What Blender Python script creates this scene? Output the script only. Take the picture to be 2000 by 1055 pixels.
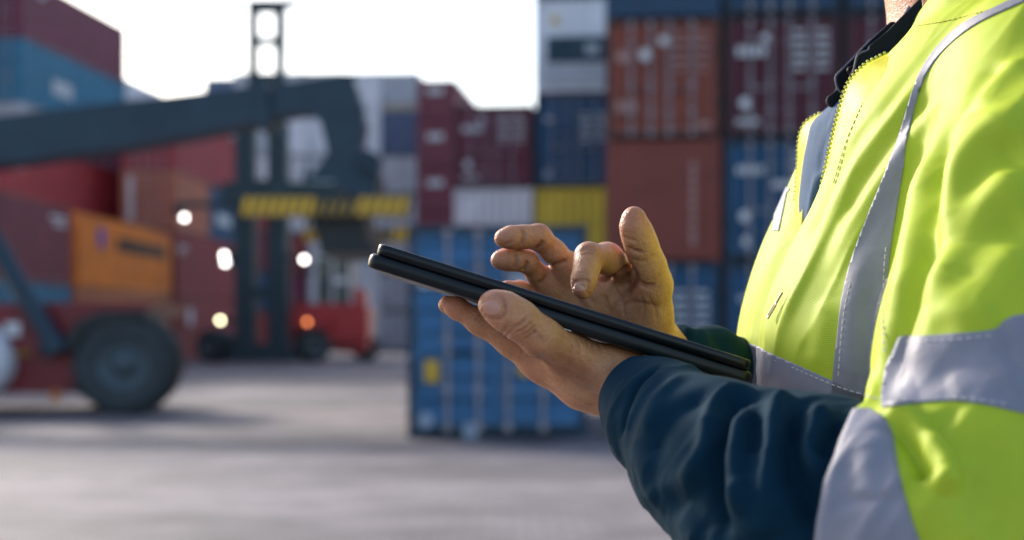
import bpy, math, random
import numpy as np
from mathutils import Vector, Matrix

for _o in list(bpy.data.objects):
    bpy.data.objects.remove(_o, do_unlink=True)
scene = bpy.context.scene
col = scene.collection
R = math.radians
EYE = 1.5            # camera height in metres
FPX = 2000 * 50.0 / 36.0
HORIZON = 640.0

# ------------------------------------------------------------------ camera
cam_data = bpy.data.cameras.new('camera')
cam = bpy.data.objects.new('camera', cam_data)
col.objects.link(cam)
cam.location = (0, 0, EYE)
cam.rotation_euler = (R(90), 0, 0)
cam_data.lens = 50
cam_data.sensor_width = 36
cam_data.shift_y = (HORIZON - 527.5) / 2000
cam_data.clip_start = 0.05
cam_data.clip_end = 3000
cam_data.dof.use_dof = True
cam_data.dof.focus_distance = 0.86
cam_data.dof.aperture_fstop = 5.4
scene.camera = cam

# ------------------------------------------------------------------ sky, sun, exposure
SUN_DIR = Vector((-0.56, 0.70, 0.44)).normalized()      # towards the sun
world = bpy.data.worlds.new('World')
scene.world = world
world.use_nodes = True
wn = world.node_tree
bg = wn.nodes['Background']
sky = wn.nodes.new('ShaderNodeTexSky')
sky.sky_type = 'NISHITA'
sky.sun_disc = False
sky.sun_elevation = math.asin(SUN_DIR.z)
sky.sun_rotation = math.atan2(SUN_DIR.x, SUN_DIR.y)
sky.air_density = 1.0
sky.dust_density = 2.0
sky.ozone_density = 1.0
wn.links.new(sky.outputs[0], bg.inputs[0])
bg.inputs[1].default_value = 0.13
sun_l = bpy.data.lights.new('sun', 'SUN')
sun_l.energy = 2.2
sun_l.angle = R(8)
sun_l.color = (1.0, 0.93, 0.84)
sun = bpy.data.objects.new('sun', sun_l)
col.objects.link(sun)
sun.rotation_euler = (-SUN_DIR).to_track_quat('-Z', 'Y').to_euler()
sun.location = (-20, 14, 30)
scene.view_settings.view_transform = 'Standard'
scene.view_settings.look = 'None'
scene.view_settings.exposure = 1.16
scene.view_settings.gamma = 1
scene.view_settings.use_curve_mapping = False
scene.cycles.max_bounces = 8
scene.cycles.use_denoising = True

# ------------------------------------------------------------------ helpers
def P(px, py, Y):
    """point seen at photo pixel (px, py) at depth Y"""
    return Vector(((px - 1000) / FPX * Y, Y, EYE + (HORIZON - py) / FPX * Y))

def tag(o, label=None, cat=None, group=None, kind=None):
    if label: o['label'] = label
    if cat: o['category'] = cat
    if group: o['group'] = group
    if kind: o['kind'] = kind
    return o

def empty(name, loc=(0, 0, 0), rz=0.0):
    o = bpy.data.objects.new(name, None)
    o.empty_display_size = 0.2
    col.objects.link(o)
    o.location = loc
    o.rotation_euler = (0, 0, rz)
    return o

class MB:
    """collects primitives and links them as one mesh object"""
    def __init__(self):
        self.v = []; self.f = []; self.m = []; self.sm = []
    def add(self, verts, faces, mat=0, smooth=False):
        b = len(self.v)
        self.v += [tuple(p) for p in verts]
        for f in faces:
            self.f.append(tuple(i + b for i in f)); self.m.append(mat); self.sm.append(smooth)
    def box(self, a, b, mat=0, bev=0.0):
        x0, y0, z0 = [min(p, q) for p, q in zip(a, b)]
        x1, y1, z1 = [max(p, q) for p, q in zip(a, b)]
        if bev <= 0:
            vs = [(x, y, z) for z in (z0, z1) for y in (y0, y1) for x in (x0, x1)]
            self.add(vs, [(0, 2, 3, 1), (4, 5, 7, 6), (0, 1, 5, 4), (2, 6, 7, 3), (0, 4, 6, 2), (1, 3, 7, 5)], mat)
            return
        e = min(bev, (x1 - x0) / 2.01, (y1 - y0) / 2.01, (z1 - z0) / 2.01)
        self.prism([(x0 + e, z0), (x1 - e, z0), (x1, z0 + e), (x1, z1 - e), (x1 - e, z1), (x0 + e, z1), (x0, z1 - e), (x0, z0 + e)], y0, y1, mat)
    def prism(self, poly, y0, y1, mat=0):
        """outline in the xz plane pushed along y"""
        n = len(poly)
        vs = [(x, y0, z) for x, z in poly] + [(x, y1, z) for x, z in poly]
        fs = [tuple(range(n)), tuple(range(2 * n - 1, n - 1, -1))]
        fs += [(i, i + n, (i + 1) % n + n, (i + 1) % n) for i in range(n)]
        self.add(vs, fs, mat)
    def tube(self, a, b, r0, r1=None, n=12, mat=0, cap=True):
        r1 = r0 if r1 is None else r1
        a = Vector(a); b = Vector(b)
        d = (b - a).normalized()
        u = d.orthogonal().normalized(); w = d.cross(u)
        vs = []
        for c, r in ((a, r0), (b, r1)):
            for i in range(n):
                t = 2 * math.pi * i / n
                vs.append(c + u * (r * math.cos(t)) + w * (r * math.sin(t)))
        self.add(vs, [(i, (i + 1) % n, (i + 1) % n + n, i + n) for i in range(n)], mat, True)
        if cap:
            self.add(vs, [tuple(range(n - 1, -1, -1)), tuple(range(n, 2 * n))], mat)
    def lathe(self, c, axis, prof, n=40, mat=0, smooth=True):
        """prof = list of (along axis, radius)"""
        c = Vector(c); d = Vector(axis).normalized()
        u = d.orthogonal().normalized(); w = d.cross(u)
        vs = []
        for h, r in prof:
            for i in range(n):
                t = 2 * math.pi * i / n
                vs.append(c + d * h + u * (r * math.cos(t)) + w * (r * math.sin(t)))
        fs = []
        for k in range(len(prof) - 1):
            for i in range(n):
                j = (i + 1) % n
                fs.append((k * n + i, k * n + j, (k + 1) * n + j, (k + 1) * n + i))
        self.add(vs, fs, mat, smooth)
    def mesh(self, name, mats):
        me = bpy.data.meshes.new(name)
        me.from_pydata(self.v, [], self.f)
        for m in (mats if isinstance(mats, (list, tuple)) else [mats]):
            me.materials.append(m)
        me.polygons.foreach_set('material_index', self.m)
        me.polygons.foreach_set('use_smooth', self.sm)
        me.update()
        return me
    def build(self, name, mats, parent=None):
        return link(name, self.mesh(name, mats), parent)

def link(name, me, parent=None):
    o = bpy.data.objects.new(name, me)
    col.objects.link(o)
    if parent: o.parent = parent
    return o

# ------------------------------------------------------------------ materials
def new_mat(name):
    m = bpy.data.materials.new(name)
    m.use_nodes = True
    return m, m.node_tree, m.node_tree.nodes['Principled BSDF']

def N(nt, t, **kw):
    n = nt.nodes.new(t)
    for k, v in kw.items():
        setattr(n, k, v)
    return n

def noise(nt, scale, detail=4, rough=0.55, coord='Object', vec=None, stretch=None):
    tc = N(nt, 'ShaderNodeTexCoord')
    src = tc.outputs[coord]
    if stretch:
        mp = N(nt, 'ShaderNodeMapping')
        mp.inputs['Scale'].default_value = stretch
        nt.links.new(src, mp.inputs[0]); src = mp.outputs[0]
    n = N(nt, 'ShaderNodeTexNoise')
    n.inputs['Scale'].default_value = scale
    n.inputs['Detail'].default_value = detail
    n.inputs['Roughness'].default_value = rough
    nt.links.new(src, n.inputs['Vector'])
    return n

def ramp(nt, fac, stops):
    r = N(nt, 'ShaderNodeValToRGB')
    e = r.color_ramp.elements
    while len(e) < len(stops): e.new(0.5)
    for i, (p, c) in enumerate(stops):
        e[i].position = p
        e[i].color = tuple(c) + (1,) if len(c) == 3 else c
    nt.links.new(fac, r.inputs[0])
    return r

def mixc(nt, fac, a, b, mode='MIX'):
    m = N(nt, 'ShaderNodeMix', data_type='RGBA', blend_type=mode)
    for s, v in ((0, fac), (6, a), (7, b)):
        if hasattr(v, 'is_linked') or hasattr(v, 'links'): nt.links.new(v, m.inputs[s])
        elif s == 0: m.inputs[s].default_value = v
        else: m.inputs[s].default_value = tuple(v) + (1,)
    return m.outputs[2]

def bump(nt, b, h, strength=0.3, dist=0.01):
    n = N(nt, 'ShaderNodeBump')
    n.inputs['Strength'].default_value = strength
    n.inputs['Distance'].default_value = dist
    nt.links.new(h, n.inputs['Height'])
    nt.links.new(n.outputs[0], b.inputs['Normal'])
    return n

def simple(name, c, rough=0.6, metal=0.0, var=0.25, scale=6.0, bmp=0.1, dist=0.004):
    """paint / rubber / plastic with an uneven surface"""
    m, nt, b = new_mat(name)
    n = noise(nt, scale, 5)
    lo = tuple(x * (1 - var) for x in c); hi = tuple(min(1, x * (1 + var)) for x in c)
    r = ramp(nt, n.outputs['Fac'], [(0.3, lo), (0.7, hi)])
    nt.links.new(r.outputs[0], b.inputs['Base Color'])
    b.inputs['Roughness'].default_value = rough
    b.inputs['Metallic'].default_value = metal
    if bmp: bump(nt, b, n.outputs['Fac'], bmp, dist)
    return m

def emit(name, c, s):
    m, nt, b = new_mat(name)
    b.inputs['Base Color'].default_value = (0.8, 0.8, 0.8, 1)
    b.inputs['Emission Color'].default_value = tuple(c) + (1,)
    b.inputs['Emission Strength'].default_value = s
    return m
# ================================================================== ground
def ground_material():
    m, nt, b = new_mat('yard_concrete')
    big = noise(nt, 0.22, 6, 0.62, stretch=(0.5, 1.3, 1))
    mid = noise(nt, 1.3, 6, 0.65, stretch=(0.8, 1.3, 1))
    fine = noise(nt, 60, 4, 0.6)
    bigr = ramp(nt, big.outputs['Fac'], [(0.36, (0, 0, 0)), (0.62, (1, 1, 1))])
    c = mixc(nt, bigr.outputs[0], (0.115, 0.104, 0.114), (0.37, 0.318, 0.33))
    r = ramp(nt, mid.outputs['Fac'], [(0.34, (0.55, 0.54, 0.56)), (0.62, (1.05, 1.05, 1.05))])
    c = mixc(nt, 1.0, c, r.outputs[0], 'MULTIPLY')
    f = ramp(nt, fine.outputs['Fac'], [(0.3, (0.82, 0.82, 0.82)), (0.7, (1.08, 1.08, 1.08))])
    c = mixc(nt, 1.0, c, f.outputs[0], 'MULTIPLY')
    # slab joints
    tc = N(nt, 'ShaderNodeTexCoord')
    br = N(nt, 'ShaderNodeTexBrick')
    br.inputs['Scale'].default_value = 1.0
    br.inputs['Brick Width'].default_value = 0.24
    br.inputs['Row Height'].default_value = 0.12
    br.inputs['Mortar Size'].default_value = 0.012
    br.offset = 0.5
    br.inputs['Color1'].default_value = (1, 1, 1, 1)
    br.inputs['Color2'].default_value = (0.80, 0.79, 0.80, 1)
    br.inputs['Mortar'].default_value = (0.5, 0.49, 0.5, 1)
    nt.links.new(tc.outputs['Object'], br.inputs['Vector'])
    c = mixc(nt, 1.0, c, br.outputs['Color'], 'MULTIPLY')
    nt.links.new(c, b.inputs['Base Color'])
    b.inputs['Roughness'].default_value = 0.75
    bump(nt, b, fine.outputs['Fac'], 0.4, 0.01)
    return m

g = MB()
NG = 24
S = 900.0
vs = [(-S + 2 * S * i / NG, -S + 2 * S * j / NG, 0) for j in range(NG + 1) for i in range(NG + 1)]
g.add(vs, [(j * (NG + 1) + i, j * (NG + 1) + i + 1, (j + 1) * (NG + 1) + i + 1, (j + 1) * (NG + 1) + i) for j in range(NG) for i in range(NG)])
tag(g.build('ground', ground_material()), 'pale stained concrete surface of the container yard', 'ground', kind='structure')

# ================================================================== containers
def paint_material():
    """container paint: the colour of the object, chalked and rust-streaked"""
    m, nt, b = new_mat('container_paint')
    oi = N(nt, 'ShaderNodeObjectInfo')
    n1 = noise(nt, 0.9, 6, 0.6)
    n2 = noise(nt, 5.0, 6, 0.65, stretch=(1, 1, 0.12))
    r1 = ramp(nt, n1.outputs['Fac'], [(0.3, (0.72, 0.72, 0.72)), (0.7, (1.12, 1.12, 1.12))])
    c = mixc(nt, 1.0, oi.outputs['Color'], r1.outputs[0], 'MULTIPLY')
    r2 = ramp(nt, n2.outputs['Fac'], [(0.60, (0, 0, 0)), (0.78, (0.55, 0.55, 0.55))])
    c = mixc(nt, r2.outputs[0], c, (0.12, 0.055, 0.03))
    nt.links.new(c, b.inputs['Base Color'])
    b.inputs['Roughness'].default_value = 0.5
    bump(nt, b, n1.outputs['Fac'], 0.15, 0.02)
    return m

PAINT = paint_material()
BAR_STEEL = simple('galvanised_bar', (0.34, 0.30, 0.32), 0.5, 0.2)
MARK_WHITE = simple('white_lettering', (0.75, 0.74, 0.74), 0.6, 0, 0.12)
MARK_RED = simple('red_lettering', (0.55, 0.05, 0.06), 0.6, 0, 0.12)
MARK_DARK = simple('dark_lettering', (0.05, 0.03, 0.025), 0.6, 0, 0.12)
MARK_BLUE = simple('blue_emblem', (0.10, 0.06, 0.36), 0.6, 0, 0.12)
MARK_YELLOW = simple('yellow_sticker', (0.65, 0.38, 0.03), 0.6, 0, 0.12)
MARK_GREEN = simple('green_sticker', (0.05, 0.35, 0.16), 0.6, 0, 0.12)
GASKET = simple('black_gasket', (0.015, 0.02, 0.024), 0.7, 0)
MARK_FADED = simple('faded_sticker', (0.28, 0.33, 0.42), 0.6, 0, 0.2)
MARK_PINK = simple('pinkish_lettering', (0.45, 0.25, 0.22), 0.6, 0, 0.2)
MARKS = [MARK_WHITE, MARK_RED, MARK_DARK, MARK_BLUE, MARK_YELLOW, MARK_GREEN, MARK_FADED, MARK_PINK]
WHITE, RED, DARK, BLUE, YELLOW, GREEN, FADED, FADEDP = range(8)

CW = 2.438 / 2
YAW = -math.atan(0.108)
GRID = Vector((0.108, 1, 0)).normalized()        # the way the long sides run
ACROSS = Vector((1, -0.108, 0)).normalized()

def corr(length, pitch=0.28, depth=0.036):
    """(along, inset) of a trapezoidal sheet"""
    n = max(1, round(length / pitch)); p = length / n
    out = []
    for k in range(n):
        s = k * p
        out += [(s, 0), (s + 0.25 * p, 0), (s + 0.5 * p, depth), (s + 0.75 * p, depth)]
    out.append((length, 0))
    return out

_meshes = {}
def body_mesh(L, H, front):
    """container shell; front: 'doors' leaves the door opening, 'wall' is a corrugated end, 'reefer' a flat one"""
    key = ('body', L, H, front)
    if key in _meshes: return _meshes[key]
    b = MB()
    w = CW
    t = 0.11
    # posts and rails
    for x0, x1 in ((-w, -w + t), (w - t, w)):
        for y0, y1 in ((0.003, 0.16), (L - 0.16, L - 0.003)):
            b.box((x0, y0, 0.16), (x1, y1, H - 0.125), bev=0.012)
    for y0, y1 in ((0.006, 0.12), (L - 0.12, L - 0.006)):
        b.box((-w + t, y0, 0.05), (w - t, y1, 0.17), bev=0.01)
        b.box((-w + t, y0, H - 0.13), (w - t, y1, H - 0.012), bev=0.01)
    for s in (-1, 1):
        b.box((s * w, 0.18, 0.03), (s * (w - 0.06), L - 0.18, 0.19))
        b.box((s * w, 0.18, H - 0.09), (s * (w - 0.06), L - 0.18, H - 0.01))
    # corner castings
    for x0, x1 in ((-w - 0.004, -w + 0.17), (w - 0.17, w + 0.004)):
        for y0, y1 in ((-0.004, 0.18), (L - 0.18, L + 0.004)):
            b.box((x0, y0, 0), (x1, y1, 0.118), bev=0.015)
            b.box((x0, y0, H - 0.118), (x1, y1, H), bev=0.015)
    # long sides
    pr = corr(L - 0.32)
    for s in (-1, 1):
        vs = []
        for z in (0.185, H - 0.085):
            vs += [(s * (w - 0.012 - d), 0.16 + a, z) for a, d in pr]
        n = len(pr)
        fs = [(i, i + 1, i + 1 + n, i + n) for i in range(n - 1)]
        b.add(vs, fs if s > 0 else [tuple(reversed(f)) for f in fs])
    # roof and floor
    pr = corr(L - 0.24, 0.42, 0.018)
    vs = []
    for x in (-w + 0.03, w - 0.03):
        vs += [(x, 0.12 + a, H - 0.022 - d) for a, d in pr]
    n = len(pr)
    b.add(vs, [(i, i + n, i + 1 + n, i + 1) for i in range(n - 1)])
    b.box((-w + 0.06, 0.12, 0.13), (w - 0.06, L - 0.12, 0.165))
    # ends
    pr = corr(2 * w - 2 * t, 0.27, 0.04)
    def end(y, s):
        vs = []
        for z in (0.165, H - 0.125):
            vs += [(-w + t + a, y + s * d, z) for a, d in pr]
        n = len(pr)
        fs = [(i, i + 1, i + 1 + n, i + n) for i in range(n - 1)]
        b.add(vs, fs if s > 0 else [tuple(reversed(f)) for f in fs])
    end(L - 0.03, -1)
    if front == 'wall': end(0.03, 1)
    elif front == 'doors': b.box((-w + t, 0.10, 0.165), (w - t, 0.13, H - 0.125))
    else: b.box((-w + t, 0.03, 0.165), (w - t, 0.13, H - 0.125))
    _meshes[key] = b.mesh('container_shell', PAINT)
    return _meshes[key]

def door_mesh(H, side):
    key = ('door', H, side)
    if key in _meshes: return _meshes[key]
    b = MB()
    w = CW - 0.115
    x0, x1 = (-w, -0.008) if side < 0 else (0.008, w)
    z0, z1 = 0.18, H - 0.14
    # framed leaf with horizontal pressings
    b.box((x0, 0.030, z0), (x0 + 0.07, 0.085, z1)); b.box((x1 - 0.07, 0.030, z0), (x1, 0.085, z1))
    b.box((x0 + 0.07, 0.033, z0), (x1 - 0.07, 0.083, z0 + 0.07)); b.box((x0 + 0.07, 0.033, z1 - 0.07), (x1 - 0.07, 0.083, z1))
    hh = z1 - z0 - 0.14
    pr = corr(hh, hh / 8, 0.05)
    vs = []
    for x in (x0 + 0.07, x1 - 0.07):
        vs += [(x, 0.036 + d, z0 + 0.07 + a) for a, d in pr]
    n = len(pr)
    b.add(vs, [(i, i + n, i + 1 + n, i + 1) for i in range(n - 1)])
    hx = x0 - 0.03 if side < 0 else x1 - 0.05
    for k in range(4):
        z = z0 + 0.2 + (z1 - z0 - 0.5) * k / 3
        b.box((hx, -0.004, z), (hx + 0.08, 0.028, z + 0.14), bev=0.01)
    _meshes[key] = b.mesh('door_leaf', PAINT)
    return _meshes[key]

def bar_mesh(H, x):
    key = ('bar', H, x)
    if key in _meshes: return _meshes[key]
    b = MB()
    b.tube((x, -0.012, 0.09), (x, -0.012, H - 0.06), 0.026, n=10)
    for z in (0.10, H - 0.16):
        b.box((x - 0.055, -0.03, z), (x + 0.055, 0.004, z + 0.09), bev=0.01)
    for f in (0.22, 0.45, 0.78):
        b.box((x - 0.07, -0.022, H * f), (x + 0.07, 0.028, H * f + 0.05), bev=0.01)
    d = 1 if x in (BARS[0], BARS[2]) else -1
    b.box((x, -0.05, H * 0.40), (x + d * 0.36, -0.028, H * 0.40 + 0.04), bev=0.008)
    _meshes[key] = b.mesh('locking_bar', BAR_STEEL)
    return _meshes[key]

BARS = (-0.68, -0.26, 0.14, 0.62)

def mark_rows(b, rows, mat, put):
    """rows of unreadable small lettering: (u0, u1, v, height)"""
    rnd = random.Random(len(rows) * 7 + 3)
    for u0, u1, v, h in rows:
        u = u0
        while u < u1 - 0.2 * h:
            cw = h * rnd.uniform(0.45, 0.75)
            put(b.letters, u, min(u + cw, u1), v, v + h, mat)
            u += cw + h * 0.22

class Marks:
    def __init__(self):
        self.letters = MB(); self.stickers = []
    def new(self):
        self.stickers.append(MB()); return self.stickers[-1]

def put_end(b, u0, u1, v0, v1, mat):      # on the end that faces the camera
    b = b.new() if isinstance(b, Marks) else b
    b.box((u0, -0.006, v0), (u1, 0.026, v1), mat)

def put_side(b, u0, u1, v0, v1, mat):     # on the +x long side
    b = b.new() if isinstance(b, Marks) else b
    b.box((CW - 0.02, u0, v0), (CW + 0.005, u1, v1), mat)

def disc_end(b, u, v, r, mat):
    b = b.new()
    b.tube((u, 0.026, v), (u, -0.007, v), r, n=20, mat=mat)

def disc_side(b, u, v, r, mat):
    b = b.new()
    b.tube((CW - 0.02, u, v), (CW + 0.006, u, v), r, n=24, mat=mat)

CONTAINERS = 'shipping containers stacked in the yard'
def container(loc, L, H, front, rgb, label, marks=None, yaw=YAW, frame=None, group=CONTAINERS):
    """loc = bottom centre of the end that faces the camera"""
    o = link('shipping_container', body_mesh(L, H, front))
    o.location = loc; o.rotation_euler = (0, 0, yaw)
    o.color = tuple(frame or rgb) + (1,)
    tag(o, label, 'container', group)
    if front == 'doors':
        for s in (-1, 1):
            d = link('door', door_mesh(H, s), o)
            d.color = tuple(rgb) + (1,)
            for x in BARS:
                if x * s > 0:
                    k = link('locking_bar', bar_mesh(H, x), d)
    if front == 'reefer':
        u = MB()
        u.box((-0.86, -0.02, 0.95), (0.98, 0.028, 1.75), bev=0.08)
        u.box((-0.95, -0.012, 0.25), (0.95, 0.027, 0.88), 1, bev=0.03)
        u.lathe((-0.35, -0.022, 1.35), (0, -1, 0), [(0, 0.30), (0.03, 0.30), (0.03, 0.24), (0.0, 0.22), (0.0, 0.02)], n=24, mat=0)
        u.box((0.35, -0.035, 1.2), (0.75, -0.019, 1.5), 1, bev=0.02)
        u.build('cooling_unit', [simple('cooling_unit_dark', (0.012, 0.045, 0.07), 0.5), simple('cooling_unit_panel', (0.5, 0.5, 0.52), 0.5)], o)
    if marks:
        b = Marks(); marks(b)
        if b.letters.v: b.letters.build('lettering', MARKS, o)
        for q in b.stickers: q.build('sticker', MARKS, o)
    return o

def codes(front_logo=None, tint=WHITE):
    """door lettering: logo blocks on the left leaf, code rows on the right leaf"""
    def f(b, H=2.6):
        rows = []
        for k in range(5):
            rows.append((0.22, 0.56 if k % 2 else 0.5, 2.2 - 0.19 * k, 0.085))
            rows.append((0.70, 0.98, 2.2 - 0.19 * k, 0.085))
        mark_rows(b, rows, tint, put_end)
        if front_logo == 'big':
            mark_rows(b, [(-0.95, -0.36, 1.75, 0.2)], WHITE, put_end)
            disc_end(b, -0.36, 2.12, 0.09, WHITE)
            disc_end(b, -0.78, 0.75, 0.12, WHITE)
            mark_rows(b, [(-0.95, -0.5, 0.3, 0.12)], tint, put_end)
        elif front_logo == 'pair':
            disc_end(b, -0.86, 1.78, 0.13, tint); disc_end(b, -0.38, 1.82, 0.12, WHITE)
            disc_end(b, 0.02, 2.12, 0.10, WHITE)
            mark_rows(b, [(-1.0, -0.72, 0.6, 0.24)], FADEDP, put_end)
            mark_rows(b, [(-0.7, -0.5, 0.62, 0.2)], tint, put_end)
            mark_rows(b, [(0.75, 1.0, 0.22, 0.16)], tint, put_end)
        elif front_logo == 'star':
            disc_end(b, -0.80, 0.42, 0.14, FADED)
            mark_rows(b, [(-0.9, -0.6, 2.05, 0.12)], WHITE, put_end)
        elif front_logo == 'low':
            mark_rows(b, [(-0.95, -0.4, 1.85, 0.16)], WHITE, put_end)
            disc_end(b, -0.78, 0.95, 0.12, WHITE)
            mark_rows(b, [(-0.2, 0.5, 1.55, 0.14)], WHITE, put_end)
            put_end(b, -0.15, 0.3, 0.85, 1.02, GREEN)
            disc_end(b, -0.75, 0.42, 0.1, WHITE)
    return f

def side_code(near=True, word=False):
    def f(b):
        rows = [(0.5, 1.9, 2.1, 0.13), (0.5, 1.2, 1.9, 0.13)] if near else [(10.2, 11.6, 2.1, 0.13), (10.6, 11.6, 1.9, 0.13)]
        mark_rows(b, rows, WHITE, put_side)
        if word:
            for k in range(8):
                put_side(b.letters, 1.0, 1.35, 0.5 + 0.22 * k, 0.66 + 0.22 * k, WHITE)
    return f

TIER = ['ground tier', 'second tier', 'third tier', 'fourth tier', 'fifth tier', 'sixth tier', 'seventh tier']
def stack(corner, side, where, tiers, L=12.19, yaw=YAW):
    """corner = (x, y) of the near bottom corner on that side; tiers from the ground up:
       (height, front, colour, colour words, marks[, own label])"""
    c = Vector((corner[0], corner[1], 0)) + Vector((math.cos(yaw), math.sin(yaw), 0)) * (CW if side == 'left' else -CW)
    z = 0
    for i, t in enumerate(tiers):
        H, front, rgb, words_, marks = t[:5]
        lab = t[5] if len(t) > 5 else f'{words_} container on the {TIER[i]} of {where}'
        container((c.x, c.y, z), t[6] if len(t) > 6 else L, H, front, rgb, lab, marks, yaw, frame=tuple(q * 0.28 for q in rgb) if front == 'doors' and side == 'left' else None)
        z += H + 0.012

HC, STD = 2.9, 2.591
MAROON = (0.105, 0.012, 0.028); MAROON2 = (0.19, 0.024, 0.055); RUST = (0.25, 0.045, 0.028); BRICK = (0.30, 0.07, 0.042)
NAVY = (0.014, 0.06, 0.13); SEA = (0.012, 0.085, 0.19); TEAL = (0.03, 0.19, 0.31); ORANGE = (0.85, 0.23, 0.015)
WHITEC = (0.82, 0.79, 0.82); GREY = (0.5, 0.5, 0.54); SLATE = (0.12, 0.16, 0.27); YEL = (0.80, 0.57, 0.05); REDC = (0.32, 0.036, 0.042)
REDL = (0.42, 0.045, 0.052)
PINK = (0.20, 0.028, 0.05); BROWN = (0.55, 0.16, 0.085)

def white_bars(b):
    mark_rows(b, [(-0.9, -0.35, 1.6, 0.2)], RED, put_end)

# ---- the near row on the right, ends towards the camera
rx, ry = (1183 - 1000) / FPX * 30.5, 30.5
def along(k): return (rx + ACROSS.x * 2.52 * k, ry + ACROSS.y * 2.52 * k)
def rust_end(b):
    for k in range(9): put_end(b.letters, 0.58, 0.70, 0.35 + 0.2 * k, 0.5 + 0.2 * k, FADEDP)
stack(along(0), 'left', 'the first column of the right wall', [
    (HC, 'doors', SEA, 'blue', codes('star'), 'blue container at the foot of the right wall, under the plain rust-red end'),
    (STD, 'wall', RUST, 'rust', rust_end, 'plain rust-red container end with one vertical line of lettering, behind the raised thumb'),
    (STD, 'doors', BRICK, 'brick', codes('pair', FADEDP), 'brick-red doors with pale round stickers, above the plain rust-red end'),
    (STD, 'wall', NAVY, 'navy', None, 'dark navy container end on top of the brick-red doors')])
stack(along(1), 'left', 'the second column of the right wall', [
    (HC, 'doors', SEA, 'blue', codes('star'), 'dark blue container on the ground behind the vest, second column of the right wall'),
    (STD, 'doors', SEA, 'blue', codes('low'), 'blue doors with a green sticker, beside the plain rust-red end'),
    (STD, 'doors', MAROON, 'maroon', codes('big', WHITE), 'dark maroon doors with a bold white logo, right of the brick-red doors'),
    (STD, 'doors', NAVY, 'navy', codes(None, WHITE), 'navy container with door bars on top of the bold-logo maroon doors')])
stack(along(2), 'left', 'the third column of the right wall', [
    (HC, 'doors', SEA, 'blue', None), (STD, 'doors', MAROON2, 'maroon', None),
    (STD, 'doors', MAROON, 'maroon', lambda b: mark_rows(b, [(-0.9, -0.5, 1.5, 0.28), (-0.75, -0.4, 0.45, 0.25)], YELLOW, put_end), 'maroon doors with orange stickers just left of the collar'),
    (STD, 'doors', NAVY, 'navy', None, 'navy container end at the top, above the orange-stickered maroon doors')])
stack(along(3), 'left', 'the fourth column behind the person', [
    (HC, 'doors', NAVY, 'navy', None), (STD, 'doors', RUST, 'rust', None), (STD, 'doors', SEA, 'blue', None), (STD, 'doors', MAROON, 'maroon', None)])

# ---- the second row, behind and left of it
mx, my = (1045 - 1000) / FPX * 44, 44.0
def along2(k): return (mx + ACROSS.x * 2.53 * k, my + ACROSS.y * 2.53 * k)
stack(along2(0), 'left', 'the column with the white cooling container', [
    (HC, 'doors', YEL, 'yellow', None, 'yellow container on the ground behind the lone blue one'),
    (HC, 'wall', YEL, 'yellow', None, 'yellow container end below the blue doors with white bars'),
    (HC, 'doors', SEA, 'blue', codes('star'), 'blue doors with pale bars and a white star mark, on the yellow end'),
    (HC, 'reefer', WHITEC, 'white', lambda b: put_end(b, -0.72, -0.5, 2.15, 2.4, YELLOW), 'white refrigerated container with a dark cooling unit in its end'),
    (HC, 'reefer', SLATE, 'slate', None, 'slate container on top of the white refrigerated one')])
stack(along2(-1), 'left', 'the short column left of the yellow one', [
    (HC, 'doors', SEA, 'blue', None, 'blue container hidden on the ground under the white one with a red logo'),
    (HC, 'wall', WHITEC, 'white', white_bars, 'white container end with a red logo, under the maroon doors'),
    (STD, 'doors', MAROON2, 'maroon', codes('big', WHITE), 'maroon doors full of white lettering, on the white end with a red logo')])

# ---- the far wall
def far(px, d, where, tiers, side='left'):
    stack(((px - 1000) / FPX * d, d), side, where, tiers)
def small_logo(b): mark_rows(b, [(-0.55, 0.45, 1.7, 0.42)], WHITE, put_end)
far(815, 90, 'the tall maroon column', [(HC, 'doors', MAROON2, 'maroon', None)] * 2 + [(HC, 'wall', PINK, 'maroon', small_logo)] * 3 + [(STD, 'wall', PINK, 'topmost maroon', small_logo)])
white7 = lambda a='white': [(STD, 'doors', WHITEC, a, None)] * 5
far(745, 95, 'the white column beside the tall maroon one', white7() + [(HC, 'wall', SLATE, 'slate blue', None, 'slate-blue container end above the white tiers, beside the tall maroon column'), (STD, 'wall', GREY, 'grey', lambda b: put_end(b, -1.1, 1.1, 0.2, 0.35, YELLOW), 'pale grey container topping the column beside the tall maroon one')])
far(673, 95, 'the all-white column right of the boom', [(STD, 'wall', WHITEC, 'white', None)] * 5 + [(HC, 'wall', WHITEC, 'white', None), (STD, 'wall', WHITEC, 'white', None)])
far(601, 95, 'the white column behind the boom head', [(STD, 'doors', REDC, 'red', None)] + [(STD, 'doors', WHITEC, 'white', None)] * 4 + [(HC, 'wall', WHITEC, 'white', None), (STD, 'wall', GREY, 'grey', None)])
far(529, 95, 'the mixed column seen right of the mast', [(STD, 'doors', REDC, 'red', None), (STD, 'doors', MAROON2, 'maroon', None), (STD, 'doors', REDC, 'red', None), (STD, 'doors', WHITEC, 'white', None), (STD, 'doors', WHITEC, 'white', None), (HC, 'wall', WHITEC, 'white', None), (STD, 'wall', GREY, 'grey', None)])
far(457, 95, 'the mixed column seen through the mast', [(STD, 'doors', REDC, 'red', None), (STD, 'doors', SEA, 'blue', None), (STD, 'doors', MAROON2, 'maroon', None), (STD, 'doors', REDC, 'red', None), (STD, 'doors', WHITEC, 'white', None), (HC, 'wall', GREY, 'grey', None), (STD, 'wall', GREY, 'grey', None)])
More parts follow.
